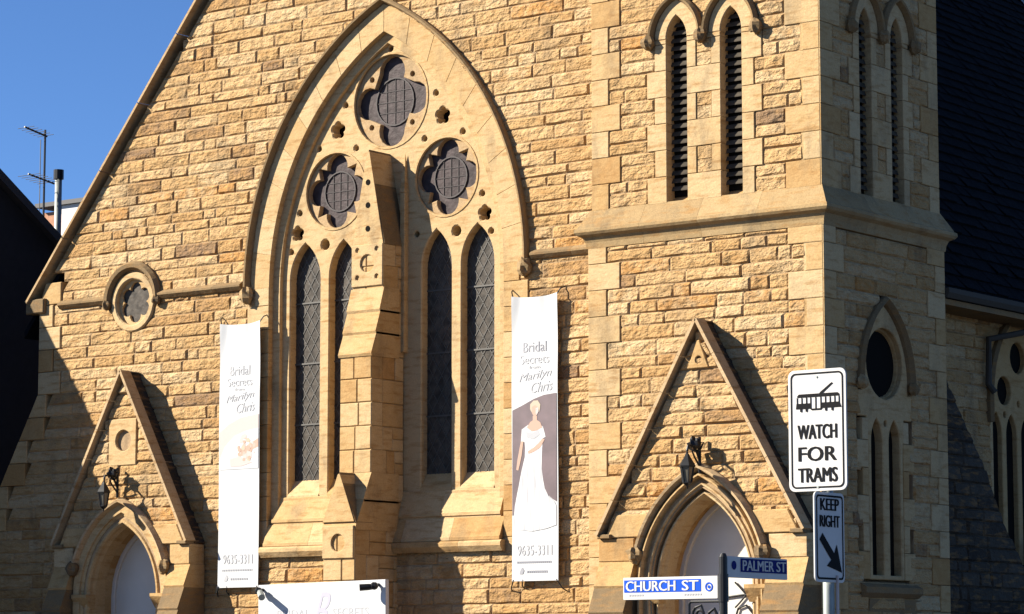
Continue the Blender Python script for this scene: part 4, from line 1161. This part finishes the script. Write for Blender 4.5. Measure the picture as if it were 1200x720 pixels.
# ============================================================ street name post
def street_post():
    x, y = 14.74, -13.39
    t = thing('street_name_post', 'black post with white and blue CHURCH ST and PALMER ST name blades', 'street sign', (x, y, 0))
    mb = MB(); tube(mb, [(x, y, 0), (x, y, 2.50), (x, y, 2.53)], [.035, .035, .02], 12); tube(mb, [(x, y, 2.13), (x, y, 2.36)], .043, 12); mb.build('post', BLACK, t)
    M = F(y-.01); u0, u1, z0, z1 = 13.735, 14.69, 2.158, 2.345
    mb = MB(); plate(mb, M, rrect(u0, u1, z0, z1, .008, 2), (), -.02, 0, .002, .5, True); b1 = mb.build('name_blade', SIGNW, t)
    flat('blue_field', M, [(u0+.012, z0+.062), (u0+.79, z0+.062), (u0+.79, z1-.022), (u0+.012, z1-.022)], BLUE, b1, .003)
    text('lettering', 'CHURCH', M, u0+.285, (z0+.062+z1-.022)/2, .084, .50, SIGNW, b1, .006, bold=.004)
    text('lettering', 'ST', M, u0+.685, (z0+.062+z1-.022)/2, .084, .16, SIGNW, b1, .006, bold=.004)
    mb = MB(); sweep(mb, M, circ(u0+.87, z0+.098, .032, 16), [(-.006, .003), (-.006, .004), (.006, .004), (.006, .003)], closed=True); plate(mb, M, circ(u0+.87, z0+.098, .014, 8), (), .004, .004); mb.build('crest', BLUE, b1)
    mb = MB()
    for a, n in ((u0+.06, 6), (u0+.62, 7)):
        for q in range(n): plate(mb, M, [(a+q*.026, z0+.03), (a+q*.026+.018, z0+.03), (a+q*.026+.018, z0+.046), (a+q*.026, z0+.046)], (), .003, .003)
    mb.build('small_print', PRINTG, b1, kind='stuff')
    M2 = S(x+.01); a0, a1, z0, z1 = -13.345, -12.41, 2.332, 2.508
    mb = MB(); plate(mb, M2, rrect(a0, a1, z0, z1, .008, 2), (), -.02, 0, .002, .5, True); b2 = mb.build('name_blade', SIGNW, t)
    flat('blue_field', M2, [(a0+.2, z0+.05), (a1-.012, z0+.05), (a1-.012, z1-.014), (a0+.2, z1-.014)], BLUE_SHADED, b2, .003)
    text('lettering', 'PALMER', M2, a0+.47, (z0+.05+z1-.014)/2, .085, .48, SIGNW, b2, .006, bold=.004)
    text('lettering', 'ST', M2, a0+.83, (z0+.05+z1-.014)/2, .085, .15, SIGNW, b2, .006, bold=.004)
    mb = MB(); plate(mb, M2, circ(a0+.1, (z0+z1)/2+.015, .038, 12), (), .003, .003); mb.build('crest', BLUE_SHADED, b2)
    # scroll bracket under the church street blade
    mb = MB(); Mp = F(y); zt = 2.135
    pt = lambda u, z: Mp(u, z, 0)
    tube(mb, [pt(14.70, zt), pt(14.42, zt), pt(14.40, zt-.02), pt(14.40, zt-.3), pt(14.70, zt-.3)], .012, 6)
    sp = [pt(14.50+.07*(1-q/26)*math.cos(q*.45+2.2), zt-.11+.075*(1-q/26)*math.sin(q*.45+2.2)) for q in range(22)]; tube(mb, sp, .012, 6)
    tube(mb, [pt(14.46, zt-.05), pt(14.52, zt-.03), pt(14.545, zt-.10)], .011, 6)
    tube(mb, [pt(14.46, zt-.18), pt(14.55, zt-.16), pt(14.60, zt-.09), pt(14.65, zt-.06), pt(14.68, zt-.12)], .013, 6)
    mb.build('scroll_bracket', BLACK, t)
street_post()

# ============================================================ neighbours
nb = thing('neighbour_house', 'dark house with a steep gabled roof in shade left of the church', 'house', (-15, .2, 0))
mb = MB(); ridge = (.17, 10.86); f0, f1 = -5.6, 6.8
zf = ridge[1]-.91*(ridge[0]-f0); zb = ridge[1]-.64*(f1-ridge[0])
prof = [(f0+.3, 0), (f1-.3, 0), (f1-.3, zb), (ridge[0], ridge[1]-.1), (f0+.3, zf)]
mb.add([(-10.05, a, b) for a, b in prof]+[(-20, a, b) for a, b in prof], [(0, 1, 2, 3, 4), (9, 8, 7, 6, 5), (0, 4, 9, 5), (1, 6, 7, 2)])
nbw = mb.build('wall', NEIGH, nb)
mb = MB()
for (ya, za), (yb, zb_) in (((f0, zf-.1), (ridge[0], ridge[1]+.12)), ((f1, zb-.1), (ridge[0], ridge[1]+.12))):
    mb.add([(-9.9, ya, za), (-9.9, yb, zb_), (-20.1, yb, zb_), (-20.1, ya, za), (-9.9, ya, za-.16), (-9.9, yb, zb_-.18), (-20.1, yb, zb_-.18), (-20.1, ya, za-.16)],
           [(0, 1, 2, 3), (7, 6, 5, 4), (0, 4, 5, 1), (3, 2, 6, 7), (0, 3, 7, 4)])
mb.build('roof', NROOF, nb)
t = thing('flue_pipe', 'grey metal flue pipe with a black cap on the dark roof', 'flue', (-12, 4.56, 7.9))
mb = MB(); tube(mb, [(-12, 4.56, 7.9), (-12, 4.56, 10.86)], .068, 12); mb.build('pipe', STEEL, t, smooth=True)
mb = MB(); tube(mb, [(-12, 4.56, 10.80), (-12, 4.56, 10.98)], .10, 12); mb.build('cap', BLACK, t)
t = thing('tv_antenna', 'thin television antenna mast with two horizontal arms above the dark roof', 'antenna', (-12, 4.19, 7.9))
mb = MB(); tube(mb, [(-12, 4.19, 7.9), (-12, 4.19, 11.70)], .022, 6); tube(mb, [(-12.02, 4.10, 7.9), (-12.02, 4.10, 11.5)], .009, 5); mb.build('mast', DSTEEL, t)
mb = MB(); tube(mb, [(-12, 4.24, 11.58), (-12, 3.66, 11.68)], .018, 6)
for q in range(6): yq = 3.7+q*.1; zq = 11.68-(yq-3.66)*.17; tube(mb, [(-12.22, yq, zq), (-11.78, yq, zq)], .006, 5)
mb.build('antenna_arm', DSTEEL, t)
mb = MB(); tube(mb, [(-12, 4.45, 10.70), (-12, 3.78, 10.80)], .018, 6)
for q in range(6): yq = 3.8+q*.1; tube(mb, [(-12.3, yq, 10.78-(yq-3.8)*.15), (-11.7, yq, 10.78-(yq-3.8)*.15)], .006, 5)
mb.build('antenna_arm', DSTEEL, t)
fb = thing('far_building', 'pale building with a brick end glimpsed far behind the gable', 'building', (-69, 62, 0))
mb = MB(); boxw(mb, (-69.8, 60, 0), (-62, 70, 22.9)); mb.build('pale_wall', WHITE, fb)
mb = MB(); boxw(mb, (-71.2, 60.2, 0), (-69.8, 70, 22.7)); mb.build('brick_wall', BRICKR, fb)
mb = MB(); boxw(mb, (-71.4, 59.8, 22.9), (-61.8, 70.2, 23.1)); mb.build('flat_roof', NROOF, fb)
# small pale notice on the nave wall at the right edge
t = thing('wall_notice', 'pale lilac notice board on the dark nave wall at the far right', 'notice board', (7.9, 5.95, 2.75))
mb = MB(); plate(mb, S(7.9), [(5.82, 2.75), (6.6, 2.75), (6.6, 3.5), (5.82, 3.5)], (), -.03, 0, .004, .5, True); mb.build('board', mat('pale_lilac_board', (.62, .62, .72), .5), t)
mb = MB()
for a in (5.95, 6.45): tube(mb, [(7.45, a, 3.1), (7.87, a, 3.1)], .02, 6)
mb.build('arm', BLACK, t)
